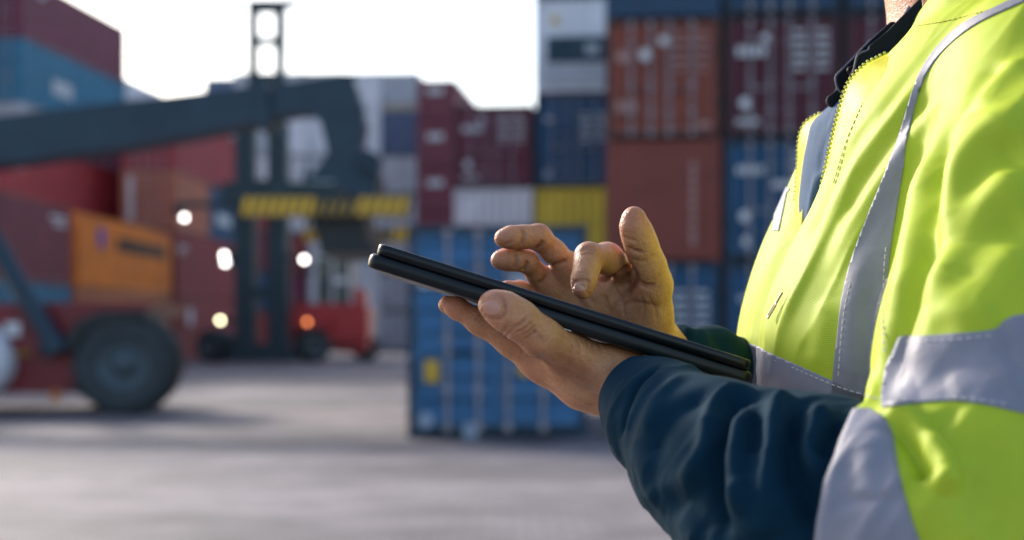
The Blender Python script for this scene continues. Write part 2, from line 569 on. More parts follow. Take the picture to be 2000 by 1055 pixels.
far(400, 97, 'the far column left of the mast', [(STD, 'doors', MAROON2, 'maroon', None)] * 2 + [(STD, 'doors', REDC, 'red', None)] * 2 + [(STD, 'wall', WHITEC, 'white', None)] + [(HC, 'wall', GREY, 'grey', None), (STD, 'wall', SLATE, 'slate', None)])

# ---- the rows on the left, long sides towards the camera
def orange_side(b):
    disc_side(b, 2.6, 1.85, 0.42, BLUE)
    mark_rows(b, [(4.6, 11.2, 1.45, 0.55)], DARK, put_side)
LY = R(-1.4)
stack((-15.1, 35.6), 'right', 'the nearest left stack', [
    (HC, 'doors', TEAL, 'teal', None, 'teal container on the ground at the left edge, behind the red lifting truck'),
    (STD, 'doors', PINK, 'plum', side_code(False, False), 'plum-red container at the left edge, beside the orange one')], yaw=LY)
stack((-14.95, 49.0), 'right', 'the orange stack', [
    (HC, 'doors', (0.52, 0.17, 0.075), 'orange', side_code(True), 'faded orange container on the ground under the bright orange one'),
    (STD, 'doors', ORANGE, 'orange', orange_side, 'bright orange container with a round blue emblem and dark lettering')], yaw=LY)
stack((-14.75, 62.5), 'right', 'the red stack left of the mast', [
    (HC, 'doors', REDC, 'red', lambda b: disc_side(b, 2.5, 2.0, 0.42, WHITE), 'red container with a white round mark, on the ground left of the mast'),
    (HC, 'doors', REDC, 'red', side_code(True), 'red container between the white-marked one and the blue one, left of the mast'),
    (STD, 'doors', BROWN, 'orange-brown', lambda b: [put_end(b.letters, -0.95, -0.72, 0.4 + 0.22 * k, 0.57 + 0.22 * k, WHITE) for k in range(9)], 'short orange-brown container left of the mast with a vertical line of white lettering', 6.06),
    (HC, 'doors', REDL, 'red', side_code(True), 'red container under the boom on the orange-brown and blue pair, left of the mast')], yaw=LY)
_c = Vector((-14.75, 62.5, 0)) - Vector((math.cos(LY), math.sin(LY), 0)) * CW + Vector((-math.sin(LY), math.cos(LY), 0)) * 6.13
container((_c.x, _c.y, 2 * HC + 0.024), 6.06, STD, 'doors', (0.016, 0.075, 0.16), 'short blue container with white lettering behind the orange-brown one, left of the mast', lambda b: mark_rows(b, [(1.6, 4.6, 0.8, 0.55)], WHITE, put_side), yaw=LY)
stack((-19.4, 55.0), 'right', 'the second row at far left', [
    (HC, 'doors', MAROON2, 'maroon', None), (HC, 'doors', REDC, 'red', None),
    (HC, 'doors', REDL, 'red', side_code(True), 'crimson container just under the boom, behind the orange one')])
stack((-18.7, 67.6), 'right', 'the second row behind the orange stack', [
    (HC, 'doors', RUST, 'rust', None), (HC, 'doors', REDC, 'red', None),
    (HC, 'doors', BROWN, 'brown', side_code(True, True)),
    (HC, 'doors', MAROON2, 'maroon', side_code(False))])
stack((-22.0, 64.0), 'right', 'the tallest left stack', [
    (HC, 'doors', MAROON2, 'maroon', None), (HC, 'doors', SEA, 'blue', None), (HC, 'doors', REDC, 'red', None), (HC, 'doors', GREY, 'grey', None),
    (HC, 'doors', TEAL, 'teal', lambda b: mark_rows(b, [(3.2, 5.5, 0.9, 0.7)], WHITE, put_side), 'teal container with a white logo, above the boom at far left'),
    (HC, 'doors', MAROON2, 'maroon', lambda b: disc_side(b, 2.0, 2.4, 0.25, WHITE), 'maroon container topping the tallest left stack against the sky')])
stack((-24.65, 63.7), 'right', 'the stack at the left edge', [
    (HC, 'doors', MAROON2, 'maroon', None), (HC, 'doors', RUST, 'rust', None), (HC, 'doors', SEA, 'blue', None), (HC, 'doors', SEA, 'blue', None),
    (HC, 'doors', TEAL, 'light blue', None), (HC, 'doors', REDC, 'red', None)])
stack((-22.1, 78.2), 'right', 'the pale stack over the boom', [
    (STD, 'doors', RUST, 'rust', None), (STD, 'doors', WHITEC, 'white', None), (STD, 'doors', MAROON2, 'maroon', None), (STD, 'doors', WHITEC, 'white', None), (STD, 'doors', WHITEC, 'white', None),
    (STD, 'doors', WHITEC, 'white', None, 'white container peeping over the boom beside the tallest left stack')])

# ---- the lone blue container on the ground
def lone(b):
    put_end(b, -0.99, -0.80, 0.76, 1.06, YELLOW)
    disc_end(b, 0.36, 0.93, 0.09, YELLOW)
    disc_end(b, -0.98, 0.24, 0.11, FADED); disc_end(b, -0.36, 0.10, 0.12, FADED)
    put_end(b, 0.90, 1.02, 0.80, 0.9, YELLOW)
    mark_rows(b, [(-1.06, -0.74, 2.05, 0.16)], WHITE, put_end)
    mark_rows(b, [(0.2, 0.55, 2.3, 0.1), (0.2, 0.5, 2.1, 0.1)], WHITE, put_end)
c0 = P(972, 850, 19.3)
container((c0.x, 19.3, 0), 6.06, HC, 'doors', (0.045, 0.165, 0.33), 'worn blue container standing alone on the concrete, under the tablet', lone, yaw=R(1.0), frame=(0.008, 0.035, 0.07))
# ================================================================== lifting machines
TRUCK_RED = simple('truck_red', (0.20, 0.012, 0.02), 0.4, 0, 0.2, 3)
BRIGHT_RED = simple('bright_red', (0.45, 0.02, 0.025), 0.4, 0, 0.2, 3)
STEEL_DARK = simple('blue_grey_paint', (0.016, 0.044, 0.070), 0.5, 0, 0.2, 2)
MAST_DARK = simple('mast_paint', (0.012, 0.036, 0.048), 0.55, 0, 0.2, 3)
RUBBER = simple('tyre_rubber', (0.05, 0.06, 0.065), 0.85, 0, 0.25, 12, 0.4, 0.01)
RIM = simple('wheel_rim', (0.10, 0.13, 0.15), 0.5, 0.3)
WHITE_PAINT = simple('white_paint', (0.75, 0.73, 0.76), 0.4, 0, 0.08)
HAZ_Y = simple('hazard_yellow', (0.78, 0.44, 0.03), 0.5, 0, 0.12)
BLACK = simple('black_paint', (0.012, 0.017, 0.02), 0.5, 0)
GLASS_DARK = simple('cab_glass', (0.05, 0.08, 0.09), 0.08, 0, 0.1)
AMBER = simple('amber_lens', (0.6, 0.15, 0.01), 0.3, 0, 0.1)
CHROME = simple('cylinder_rod', (0.55, 0.55, 0.58), 0.2, 0.9, 0.1)
LAMP_W = emit('lamp_white', (1.0, 0.93, 0.88), 7)
LAMP_Y = emit('lamp_warm', (1.0, 0.88, 0.55), 8)
LAMP_A = emit('lamp_amber', (1.0, 0.25, 0.04), 2.5)

def wheel(parent, c, r, w, axis=(0, 1, 0)):
    """tyre with lugs and a dished rim; c = centre of the outer face, axis points inward"""
    t = MB()
    t.lathe(c, axis, [(0.06, r * 0.50), (0.0, r * 0.58), (0.0, r * 0.80), (0.05 * w, r * 0.93), (0.16 * w, r), (0.84 * w, r), (0.95 * w, r * 0.93), (w, r * 0.8), (w, r * 0.5)], n=56)
    d = Vector(axis).normalized(); u = d.orthogonal().normalized(); v = d.cross(u); cc = Vector(c)
    for k in range(28):
        a = 2 * math.pi * k / 28
        e = u * math.cos(a) + v * math.sin(a); s = -u * math.sin(a) + v * math.cos(a)
        p = []
        for h in (0.04 * w, 0.46 * w):
            sh = (0.05 if h < 0.2 * w else 0.0) * r
            for q in (-0.035 * r, 0.035 * r):
                for rr in (r * 0.97 - sh, r * 1.02 - sh):
                    p.append(cc + d * h + s * (q + (0.05 * r if h > 0.2 * w else 0)) + e * rr)
        t.add(p, [(0, 1, 3, 2), (4, 6, 7, 5), (0, 4, 5, 1), (2, 3, 7, 6), (1, 5, 7, 3), (0, 2, 6, 4)])
    ty = t.build('tyre', RUBBER, parent)
    m = MB()
    m.lathe(c, axis, [(0.07, r * 0.52), (0.05, r * 0.47), (0.20 * w, r * 0.42), (0.24 * w, r * 0.25), (0.12 * w, r * 0.22), (0.10 * w, 0.001)], n=40)
    for k in range(10):
        a = 2 * math.pi * k / 10
        e = u * math.cos(a) + v * math.sin(a)
        m.tube(cc + d * (0.24 * w) + e * r * 0.33, cc + d * (0.2 * w) + e * r * 0.33, 0.03 * r, n=6)
    m.build('rim', RIM, ty)
    return ty

def prismP(b, pts, Y0, Y1, mat=0, Yref=None):
    """outline given where it shows in the photo at depth Yref, pushed from Y0 to Y1"""
    Yref = Yref or Y0
    b.prism([(P(x, y, Yref).x, P(x, y, Yref).z) for x, y in pts], Y0, Y1, mat)

# ---- reach stacker
D = 24.3
rs = empty('reach_stacker', P(60, 810, D + 1.5))
tag(rs, 'red container lifting truck with a long blue-grey boom reaching across the yard', 'lifting truck')
def under(o):          # keep the world position under an unrotated root
    o.location = -rs.location if o.parent is rs else o.location
    return o
def part(b, name, mats, root):
    o = b.build(name, mats, root)
    o.location = -root.location
    return o
b = MB()
prismP(b, [(-420, 600), (150, 590), (285, 592), (285, 612), (160, 640), (128, 770), (-420, 768)], D + 0.35, D + 3.0, 0, D)
b.box((P(-420, 0, D).x, D + 0.2, 1.1), (P(120, 0, D).x, D + 0.33, 1.35))
part(b, 'chassis', TRUCK_RED, rs)
b = MB()   # mudguard lip over the wheel
prismP(b, [(128, 668), (150, 628), (195, 610), (285, 606), (288, 622), (205, 628), (165, 646), (142, 690)], D - 0.05, D + 1.0, 0, D)
part(b, 'mudguard', BLACK, rs)
for yy, ax in ((D, (0, 1, 0)), (D + 3.5, (0, -1, 0))):
    o = wheel(rs, (P(237, 0, yy if yy > D else D).x, yy, 0.885), 0.885, 0.95 if yy == D else 0.9, ax)
    o.location = -rs.location
for yy, ax in ((D + 0.1, (0, 1, 0)), (D + 3.3, (0, -1, 0))):
    o = wheel(rs, (P(-560, 0, D).x, yy, 0.8), 0.80, 0.7, ax)
    o.location = -rs.location
b = MB()
cx, cz = P(-55, 705, D).x, P(0, 705, D).z
b.lathe((cx, D - 0.25, cz), (0, 1, 0), [(0, 0.001), (0.0, 0.45), (0.03, 0.60), (0.10, 0.66), (0.7, 0.66)], n=40)
part(b, 'tank', WHITE_PAINT, rs)
b = MB()   # lift cylinder
b.tube(P(110, 680, D + 0.1), P(-30, 440, D + 0.1), 0.17, n=20)
b.tube(P(112, 690, D + 0.1), P(100, 662, D + 0.1), 0.24, n=20)
cyl = part(b, 'lift_cylinder', STEEL_DARK, rs)
b = MB(); b.tube(P(-30, 440, D + 0.1), P(-120, 286, D + 0.6), 0.10, n=16)
b.build('rod', CHROME, cyl)
b = MB()   # boom: outer box section, inner section, gooseneck
B0 = D + 0.9
prismP(b, [(-620, 300), (0, 226), (505, 166), (512, 236), (230, 288), (0, 318), (-620, 388)], B0, B0 + 0.95)
prismP(b, [(495, 160), (520, 158), (527, 242), (500, 246)], B0 - 0.06, B0 + 1.01)
part(b, 'boom', STEEL_DARK, rs)
b = MB()
prismP(b, [(528, 166), (655, 146), (682, 143), (698, 175), (712, 240), (706, 268), (700, 300), (640, 300), (632, 262), (624, 232), (605, 219), (575, 220), (528, 230)], B0 + 0.08, B0 + 0.85)
for x, y in ((690, 150), (706, 215)):
    b.tube(P(x, y, B0), P(x, y, B0 + 0.95), 0.07, n=10)
part(b, 'boom_extension', STEEL_DARK, rs)
b = MB()   # rotating head
prismP(b, [(640, 296), (720, 292), (738, 340), (735, 384), (578, 384), (586, 358), (612, 336), (626, 318)], B0 - 0.25, B0 + 1.2)
b.tube(P(722, 318, B0 - 0.4), P(722, 318, B0 + 1.3), 0.2, n=20)
b.tube(P(600, 345, B0 - 0.3), P(600, 345, B0 + 1.3), 0.09, n=12)
head = part(b, 'rotating_head', STEEL_DARK, rs)
b = MB()
for k in range(6):
    x0 = 590 + k * 10.5
    b.box(P(x0, 354, B0 - 0.268), P(x0 + 8.5, 377, B0 - 0.24))
b.build('lettering', MARK_WHITE, head)
b = MB()   # spreader: a beam running away from the camera and a striped cross beam at each end
sx = P(632, 0, B0).x
b.box((sx - 0.55, B0 - 2.6, P(0, 418, B0).z), (sx + 0.55, B0 + 3.8, P(0, 386, B0).z), bev=0.05)
sp = part(b, 'spreader', MAST_DARK, rs)
for Y0 in (B0 - 2.9, B0 + 3.8):
    z1 = P(0, 385, B0 - 2.9).z; z0 = P(0, 420, B0 - 2.9).z
    b = MB()
    xl, xr = P(470, 0, B0 - 2.9).x, P(797, 0, B0 - 2.9).x
    n = 16
    for k in range(n):
        xa, xb = xl + (xr - xl) * k / n, xl + (xr - xl) * (k + 1) / n
        dark = 6.2 < k < 10.2
        zt = z1 if not dark else z1 - 0.05
        sk = 0.06
        w = (xb - xa) * (0.72 if not dark else 0.22)
        b.prism([(xa, z0), (xa + w, z0), (xa + w + sk, zt), (xa + sk, zt)], Y0, Y0 + 0.3, 0)
        b.prism([(xa + w, z0), (xb, z0), (xb + sk, zt), (xa + w + sk, zt)], Y0 + 0.002, Y0 + 0.298, 1)
    b.build('cross_beam', [HAZ_Y, BLACK], sp)
b = MB()
prismP(b, [(598, 421), (705, 421), (716, 470), (735, 484), (735, 492), (612, 492), (618, 480), (606, 445)], B0 - 2.5, B0 + 0.6, 0, B0 - 2.9)
b.build('hanging_frame', BLACK, sp)
b = MB()
b.box(P(98, 762, D + 0.28), P(118, 782, D + 0.34), bev=0.02)
part(b, 'side_marker', AMBER, rs)
b = MB(); b.tube(P(268, 612, D + 0.5), P(268, 596, D + 0.5), 0.09, n=12)
part(b, 'mirror_post', BLACK, rs)
b = MB()
b.box(P(20, 664, D + 0.335), P(60, 694, D + 0.351)); b.box(P(10, 630, D + 0.335), P(40, 660, D + 0.35), 1)
part(b, 'sticker', [MARK_YELLOW, MARK_WHITE], rs)
b = MB()   # cab, left of the picture
b.box(P(-420, 600, D + 0.9), P(-220, 420, D + 2.3), bev=0.1)
part(b, 'cab', GLASS_DARK, rs)

# ---- mast truck for empty containers
E = 59.5
mt = empty('container_handler', P(520, 710, E))
tag(mt, 'far mast truck with a tall dark lifting mast, red body and bright lamps', 'lifting truck')
b = MB()
def bx(b, x0, y0, x1, y1, Y0, Y1, mat=0, bev=0.03):
    p, q = P(x0, y0, E), P(x1, y1, E)
    b.box((p.x, Y0, p.z), (q.x, Y1, q.z), mat, bev)
for x0, x1 in ((482, 501), (535, 554)):
    bx(b, x0, 12, x1, 240, E + 0.2, E + 0.6)
for y0, y1 in ((8, 22), (70, 86), (140, 160)):
    bx(b, 500, y0, 536, y1, E + 0.22, E + 0.5)
bx(b, 480, -2, 580, 9, E + 0.1, E + 0.7)
bx(b, 552, 7, 556, 100, E + 0.4, E + 0.5)
inner = part(b, 'inner_mast', MAST_DARK, mt)
b = MB()
for x0, x1 in ((458, 496), (522, 560)):
    bx(b, x0, 240, x1, 704, E, E + 0.8)
for y0, y1 in ((236, 250), (350, 402), (560, 585), (672, 706)):
    bx(b, 496, y0, 522, y1, E + 0.1, E + 0.6)
bx(b, 440, 686, 575, 706, E + 0.2, E + 1.2)
outer = part(b, 'outer_mast', MAST_DARK, mt)
b = MB()
bx(b, 440, 360, 600, 408, E - 0.9, E - 0.1)
bx(b, 352, 398, 440, 408, E - 0.7, E - 0.4); bx(b, 350, 398, 362, 424, E - 0.8, E - 0.4)
bx(b, 600, 398, 690, 408, E - 0.7, E - 0.4)
part(b, 'spreader', MAST_DARK, mt)
b = MB()
bx(b, 560, 592, 712, 668, E + 1.5, E + 4.2, 0, 0.2)
bx(b, 640, 588, 708, 690, E + 2.0, E + 4.4, 0, 0.25)
bx(b, 540, 615, 640, 640, E + 0.9, E + 2.0, 0, 0.1)
bx(b, 676, 560, 700, 590, E + 2.2, E + 4.2, 0, 0.15); bx(b, 566, 640, 640, 676, E + 2.0, E + 4.0, 0, 0.1)
for k in range(4): bx(b, 650 + 12 * k, 600, 654 + 12 * k, 640, E + 1.96, E + 2.0, 1)
part(b, 'body', [BRIGHT_RED, BLACK], mt)
b = MB()
bx(b, 604, 500, 676, 590, E + 1.8, E + 3.6, 0, 0.15)
cab = part(b, 'cab', GLASS_DARK, mt)
b = MB()
for x in (602, 638, 674): bx(b, x, 496, x + 5, 594, E + 1.75, E + 1.85)
bx(b, 598, 488, 682, 500, E + 1.7, E + 3.7); bx(b, 640, 540, 668, 552, E + 1.74, E + 1.79)
o = b.build('cab_frame', WHITE_PAINT, cab)
for x, y, r, w in ((410, 676, 0.72, 1.2), (600, 678, 0.72, 1.2)):
    for dy in (0.4,):
        o = wheel(mt, (P(x, 0, E).x + (-0.3 if x < 500 else 0.25), E + dy + 0.5, r), r, w, (0.5 if x < 500 else -0.5, 1, 0))
        o.location = -mt.location
o = wheel(mt, (P(690, 0, E).x + 0.2, E + 3.9, 0.62), 0.62, 0.7, (-0.4, 1, 0)); o.location = -mt.location
def lamp(px, py, Y, mat, r=0.085):
    b = MB()
    c = P(px, py, Y)
    b.lathe(c, (0, 1, 0), [(-0.06, 0.001), (-0.05, r * 0.6), (0, r), (0.02, r)], n=20, mat=0)
    b.lathe(c, (0, 1, 0), [(0.0, r * 1.02), (0.03, r * 1.12), (0.10, r * 0.9), (0.16, r * 0.3), (0.16, 0.001)], n=20, mat=1)
    o = b.build('headlamp', [mat, BLACK], mt)
    o.location = -mt.location
    return o
lamp(360, 425, E - 1.2, LAMP_W); lamp(438, 499, E - 0.1, LAMP_W, 0.09); lamp(440, 513, E - 0.1, LAMP_W, 0.09)
lamp(594, 507, E - 0.1, LAMP_W, 0.09); lamp(430, 626, E - 0.1, LAMP_Y, 0.08); lamp(600, 629, E - 0.1, LAMP_A, 0.09)
for q in ((436, 492, 460, 520), (428, 622, 460, 632), (558, 500, 598, 508)):
    b = MB(); bx(b, *q, E, E + 0.1); part(b, 'lamp_bracket', BLACK, mt)
# ================================================================== solid-modelling tools
from mathutils.bvhtree import BVHTree

def C(px, py, Y, rpx):
    """ball seen at (px, py) at depth Y with an apparent radius of rpx"""
    p = P(px, py, Y)
    return (np.array(p, dtype=np.float32), rpx * Y / FPX)

def sd_cone(p, a, b):
    (pa, ra), (pb, rb) = a, b
    ba = pb - pa
    h = np.clip(((p - pa) @ ba) / max(float(ba @ ba), 1e-9), 0, 1)
    q = p - pa - h[:, None] * ba
    return np.sqrt((q * q).sum(1)) - (ra + h * (rb - ra))

def smin(a, b, k):
    h = np.maximum(k - np.abs(a - b), 0) / k
    return np.minimum(a, b) - h * h * k * 0.25

def chain(pts, k=0.004):
    def f(p):
        d = sd_cone(p, pts[0], pts[1])
        for i in range(1, len(pts) - 1):
            d = smin(d, sd_cone(p, pts[i], pts[i + 1]), k)
        return d
    f.box = (np.min([c - r for c, r in pts], 0), np.max([c + r for c, r in pts], 0))
    return f

def squash(pts, sy, k=0.02):
    """chain that is wider along y: sy = stretch of y about each ball's centre line (mean y)"""
    y0 = float(np.mean([c[1] for c, r in pts]))
    q = [(np.array([c[0], y0 + (c[1] - y0) / sy, c[2]], dtype=np.float32), r) for c, r in pts]
    g = chain(q, k)
    def f(p):
        pp = p.copy(); pp[:, 1] = y0 + (p[:, 1] - y0) / sy
        return g(pp)
    lo, hi = g.box
    lo = lo.copy(); hi = hi.copy()
    lo[1] = y0 + (lo[1] - y0) * sy; hi[1] = y0 + (hi[1] - y0) * sy
    f.box = (lo, hi)
    return f

def union(fs, k):
    def f(p):
        d = fs[0](p)
        for g in fs[1:]:
            d = smin(d, g(p), k)
        return d
    f.box = (np.min([g.box[0] for g in fs], 0), np.max([g.box[1] for g in fs], 0))
    return f

def minus(f0, g, k=0.002):
    def f(p):
        return -smin(-f0(p), g(p), k)
    f.box = f0.box
    return f

def half(point, normal):
    point = np.array(point, dtype=np.float32); n = np.array(normal, dtype=np.float32); n = n / np.linalg.norm(n)
    def f(p): return (p - point) @ n        # inside where negative
    return f

def nets(f, h, box=None):
    """surface of f = 0 as smooth quads (surface nets), vertices pulled onto the surface"""
    lo, hi = box or f.box
    lo = np.array(lo) - 4 * h; hi = np.array(hi) + 4 * h
    q = 4
    n = (np.ceil((hi - lo) / (h * q)).astype(int) + 1)
    ax = [lo[i] + np.arange(n[i]) * h * q for i in range(3)]
    g = np.stack(np.meshgrid(*ax, indexing='ij'), -1).reshape(-1, 3).astype(np.float32)
    vc = np.empty(len(g), np.float32)
    for s in range(0, len(g), 400000):
        vc[s:s + 400000] = f(g[s:s + 400000])
    vc = vc.reshape(n)
    near = np.abs(vc) < h * q * 2.2
    m = near.copy()
    for a in range(3):
        m |= np.roll(near, 1, a) | np.roll(near, -1, a)
    N_ = n * q
    V = np.repeat(np.repeat(np.repeat(vc, q, 0), q, 1), q, 2)
    M = np.repeat(np.repeat(np.repeat(m, q, 0), q, 1), q, 2)
    idx = np.argwhere(M)
    for s in range(0, len(idx), 400000):
        ii = idx[s:s + 400000]
        V[ii[:, 0], ii[:, 1], ii[:, 2]] = f((lo + ii * h).astype(np.float32))
    S = V < 0
    c = np.zeros([d - 1 for d in V.shape], np.int8)
    for dx in (0, 1):
        for dy in (0, 1):
            for dz in (0, 1):
                c += S[dx:S.shape[0] - 1 + dx, dy:S.shape[1] - 1 + dy, dz:S.shape[2] - 1 + dz]
    cells = np.argwhere((c > 0) & (c < 8))
    ids = -np.ones(c.shape, np.int64)
    ids[cells[:, 0], cells[:, 1], cells[:, 2]] = np.arange(len(cells))
    acc = np.zeros((len(cells), 3)); cnt = np.zeros(len(cells))
    corners = [(x, y, z) for x in (0, 1) for y in (0, 1) for z in (0, 1)]
    for a in corners:
        for d in range(3):
            if a[d]: continue
            b = list(a); b[d] = 1
            va = V[cells[:, 0] + a[0], cells[:, 1] + a[1], cells[:, 2] + a[2]]
            vb = V[cells[:, 0] + b[0], cells[:, 1] + b[1], cells[:, 2] + b[2]]
            k = (va < 0) != (vb < 0)
            t = np.where(k, va / np.where(k, va - vb, 1), 0)
            p = np.tile(np.array(a, float), (len(cells), 1)); p[:, d] += t
            acc += np.where(k[:, None], p, 0); cnt += k
    verts = lo + (cells + acc / cnt[:, None]) * h
    faces = []
    for d in range(3):
        u, w = (d + 1) % 3, (d + 2) % 3
        sl = [slice(None)] * 3; sl2 = [slice(None)] * 3
        sl[d] = slice(0, -1); sl2[d] = slice(1, None)
        e = np.argwhere(S[tuple(sl)] != S[tuple(sl2)])
        e = e[(e[:, u] > 0) & (e[:, w] > 0) & (e[:, u] < S.shape[u] - 1) & (e[:, w] < S.shape[w] - 1)]
        flip = S[e[:, 0], e[:, 1], e[:, 2]]
        quad = []
        for du, dw in ((-1, -1), (0, -1), (0, 0), (-1, 0)):
            o = e.copy(); o[:, u] += du; o[:, w] += dw
            quad.append(ids[o[:, 0], o[:, 1], o[:, 2]])
        qd = np.stack(quad, 1)
        qd[~flip] = qd[~flip][:, ::-1]
        faces.append(qd)
    faces = np.concatenate(faces)
    faces = faces[(faces >= 0).all(1)]
    verts = verts.astype(np.float32)
    for _ in range(2):
        d0, nn = f(verts), grad(f, verts, h * 0.5)
        verts = verts - np.clip(d0, -h, h)[:, None] * nn * 0.8
    return verts.astype(np.float32), faces

def grad(f, p, e=0.0006):
    g = np.stack([f(p + np.eye(3, dtype=np.float32)[i] * e) - f(p - np.eye(3, dtype=np.float32)[i] * e) for i in range(3)], 1)
    return g / np.maximum(np.linalg.norm(g, axis=1, keepdims=True), 1e-9)

def vnormals(v, f):
    t = np.cross(v[f[:, 2]] - v[f[:, 0]], v[f[:, 3]] - v[f[:, 1]])
    n = np.zeros_like(v)
    for i in range(4): np.add.at(n, f[:, i], t)
    return n / np.maximum(np.linalg.norm(n, axis=1, keepdims=True), 1e-12)

EYEP = np.array([0, 0, EYE])
def bvh_of(v, f):
    return BVHTree.FromPolygons([tuple(x) for x in v], [tuple(x) for x in f])

def hit(bvh, px, py):
    d = P(px, py, 1.0) - Vector((0, 0, EYE))
    loc, nor, i, dist = bvh.ray_cast(Vector((0, 0, EYE)), d.normalized())
    return loc, nor

def smooth_line(pts, n=6):
    """Catmull-Rom through the points"""
    p = [np.array(q, float) for q in pts]
    p = [2 * p[0] - p[1]] + p + [2 * p[-1] - p[-2]]
    out = []
    for i in range(1, len(p) - 2):
        for k in range(n):
            t = k / n
            a, b, c, d = p[i - 1], p[i], p[i + 1], p[i + 2]
            out.append(0.5 * (2 * b + (c - a) * t + (2 * a - 5 * b + 4 * c - d) * t * t + (3 * b - a - 3 * c + d) * t ** 3))
    out.append(p[-2])
    return out

def on_surface(bvh, pts, n=6):
    out = []
    for q in smooth_line(pts, n):
        loc, nor = hit(bvh, q[0], q[1])
        if loc is not None: out.append(np.array(loc))
    return out

def folds(v, f, bvh, lst):
    """raise (amp > 0) or sink soft ridges that run along lines on the surface; widths and heights in mm"""
    nn = vnormals(v, f)
    disp = np.zeros(len(v))
    for pts, amp, w in lst:
        line = on_surface(bvh, pts, 5)
        if len(line) < 2: continue
        line = np.array(line, np.float32)
        W = w / 1000
        lo, hi = line.min(0) - 3 * W, line.max(0) + 3 * W
        sel = np.where(((v > lo) & (v < hi)).all(1))[0]
        if not len(sel): continue
        p = v[sel]
        best = np.full(len(sel), 1e9); bt = np.zeros(len(sel))
        ns = len(line) - 1
        for i in range(ns):
            a, b = line[i], line[i + 1]
            ba = b - a
            h = np.clip(((p - a) @ ba) / max(float(ba @ ba), 1e-12), 0, 1)
            d = ((p - a - h[:, None] * ba) ** 2).sum(1)
            k = d < best
            best = np.where(k, d, best); bt = np.where(k, (i + h) / ns, bt)
        fade = np.clip(np.minimum(bt, 1 - bt) * 5 + 0.15, 0, 1)
        disp[sel] += amp / 1000 * np.exp(-best / (W * W)) * fade
    return (v + nn * disp[:, None]).astype(np.float32)

from mathutils import noise as mnoise
def wrinkles(v, f, direction, along, across, amp, seed=0.0, keep=None, power=2.0):
    """long soft creases of cloth: ridged noise stretched along one direction; lengths and height in mm"""
    d = np.array(direction, float); d /= np.linalg.norm(d)
    u = np.cross(d, (0, 1, 0)); u /= np.linalg.norm(u); w = np.cross(d, u)
    nn = vnormals(v, f)
    a = v @ d * 1000 / along; b = v @ u * 1000 / across; c = v @ w * 1000 / across
    out = np.zeros(len(v))
    for i in range(len(v)):
        if keep is not None and not keep[i]: continue
        wx = mnoise.noise((a[i] * 1.3 + seed, b[i] * .35, c[i] * .35))
        n = mnoise.noise((a[i] + seed * 3, b[i] + wx * .9, c[i] + wx * .5))
        g = mnoise.noise((a[i] * .8 - seed, b[i] * .3 + 7, c[i] * .3))
        r = (1 - min(1.0, abs(n) * 1.9)) ** power
        out[i] = r * max(0.0, min(1.0, .55 + 1.1 * g))
    return (v + nn * (out * amp / 1000)[:, None]).astype(np.float32)

def poly_sd(p, poly):
    """signed distance in the plane, positive inside"""
    poly = np.array(poly, float)
    n = len(poly)
    best = np.full(len(p), 1e18); inside = np.zeros(len(p), bool)
    for i in range(n):
        a, b = poly[i], poly[(i + 1) % n]
        ba = b - a; pa = p - a
        h = np.clip((pa @ ba) / (ba @ ba), 0, 1)
        best = np.minimum(best, ((pa - h[:, None] * ba) ** 2).sum(1))
        c = ((a[1] > p[:, 1]) != (b[1] > p[:, 1]))
        with np.errstate(divide='ignore', invalid='ignore'):
            xi = (b[0] - a[0]) * (p[:, 1] - a[1]) / (b[1] - a[1]) + a[0]
        inside ^= c & (p[:, 0] < xi)
    return np.where(inside, 1, -1) * np.sqrt(best)

def clip(v, f, s):
    """the part of a quad mesh where the scalar s > 0, cut exactly along s = 0"""
    tri = np.concatenate([f[:, [0, 1, 2]], f[:, [0, 2, 3]]])
    ss = s[tri]
    pos = ss > 0
    k = pos.sum(1)
    out = [tri[k == 3]]
    nv = [v]; base = len(v)
    cache = {}
    extra = []
    def cut(i, j):
        key = (min(i, j), max(i, j))
        if key not in cache:
            t = s[i] / (s[i] - s[j])
            extra.append(v[i] + (v[j] - v[i]) * t)
            cache[key] = base + len(extra) - 1
        return cache[key]
    new = []
    for t, p in zip(tri[(k == 1) | (k == 2)], pos[(k == 1) | (k == 2)]):
        t = list(t); p = list(p)
        if sum(p) == 1:
            while not p[0]: t = t[1:] + t[:1]; p = p[1:] + p[:1]
            new.append((t[0], cut(t[0], t[1]), cut(t[0], t[2])))
        else:
            while p[0]: t = t[1:] + t[:1]; p = p[1:] + p[:1]
            a, b = cut(t[1], t[0]), cut(t[2], t[0])
            new.append((t[1], t[2], b)); new.append((t[1], b, a))
    allv = np.concatenate([v] + ([np.array(extra, np.float32)] if extra else []))
    tris = np.concatenate(out + ([np.array(new)] if new else []))
    used = np.unique(tris)
    m = -np.ones(len(allv), np.int64); m[used] = np.arange(len(used))
    return allv[used], m[tris]

def np_mesh(name, v, f, mats, smooth=True):
    me = bpy.data.meshes.new(name)
    me.from_pydata([tuple(x) for x in v.tolist()], [], [tuple(x) for x in f.tolist()])
    for m in (mats if isinstance(mats, (list, tuple)) else [mats]): me.materials.append(m)
    me.polygons.foreach_set('use_smooth', [smooth] * len(me.polygons))
    me.update()
    return me

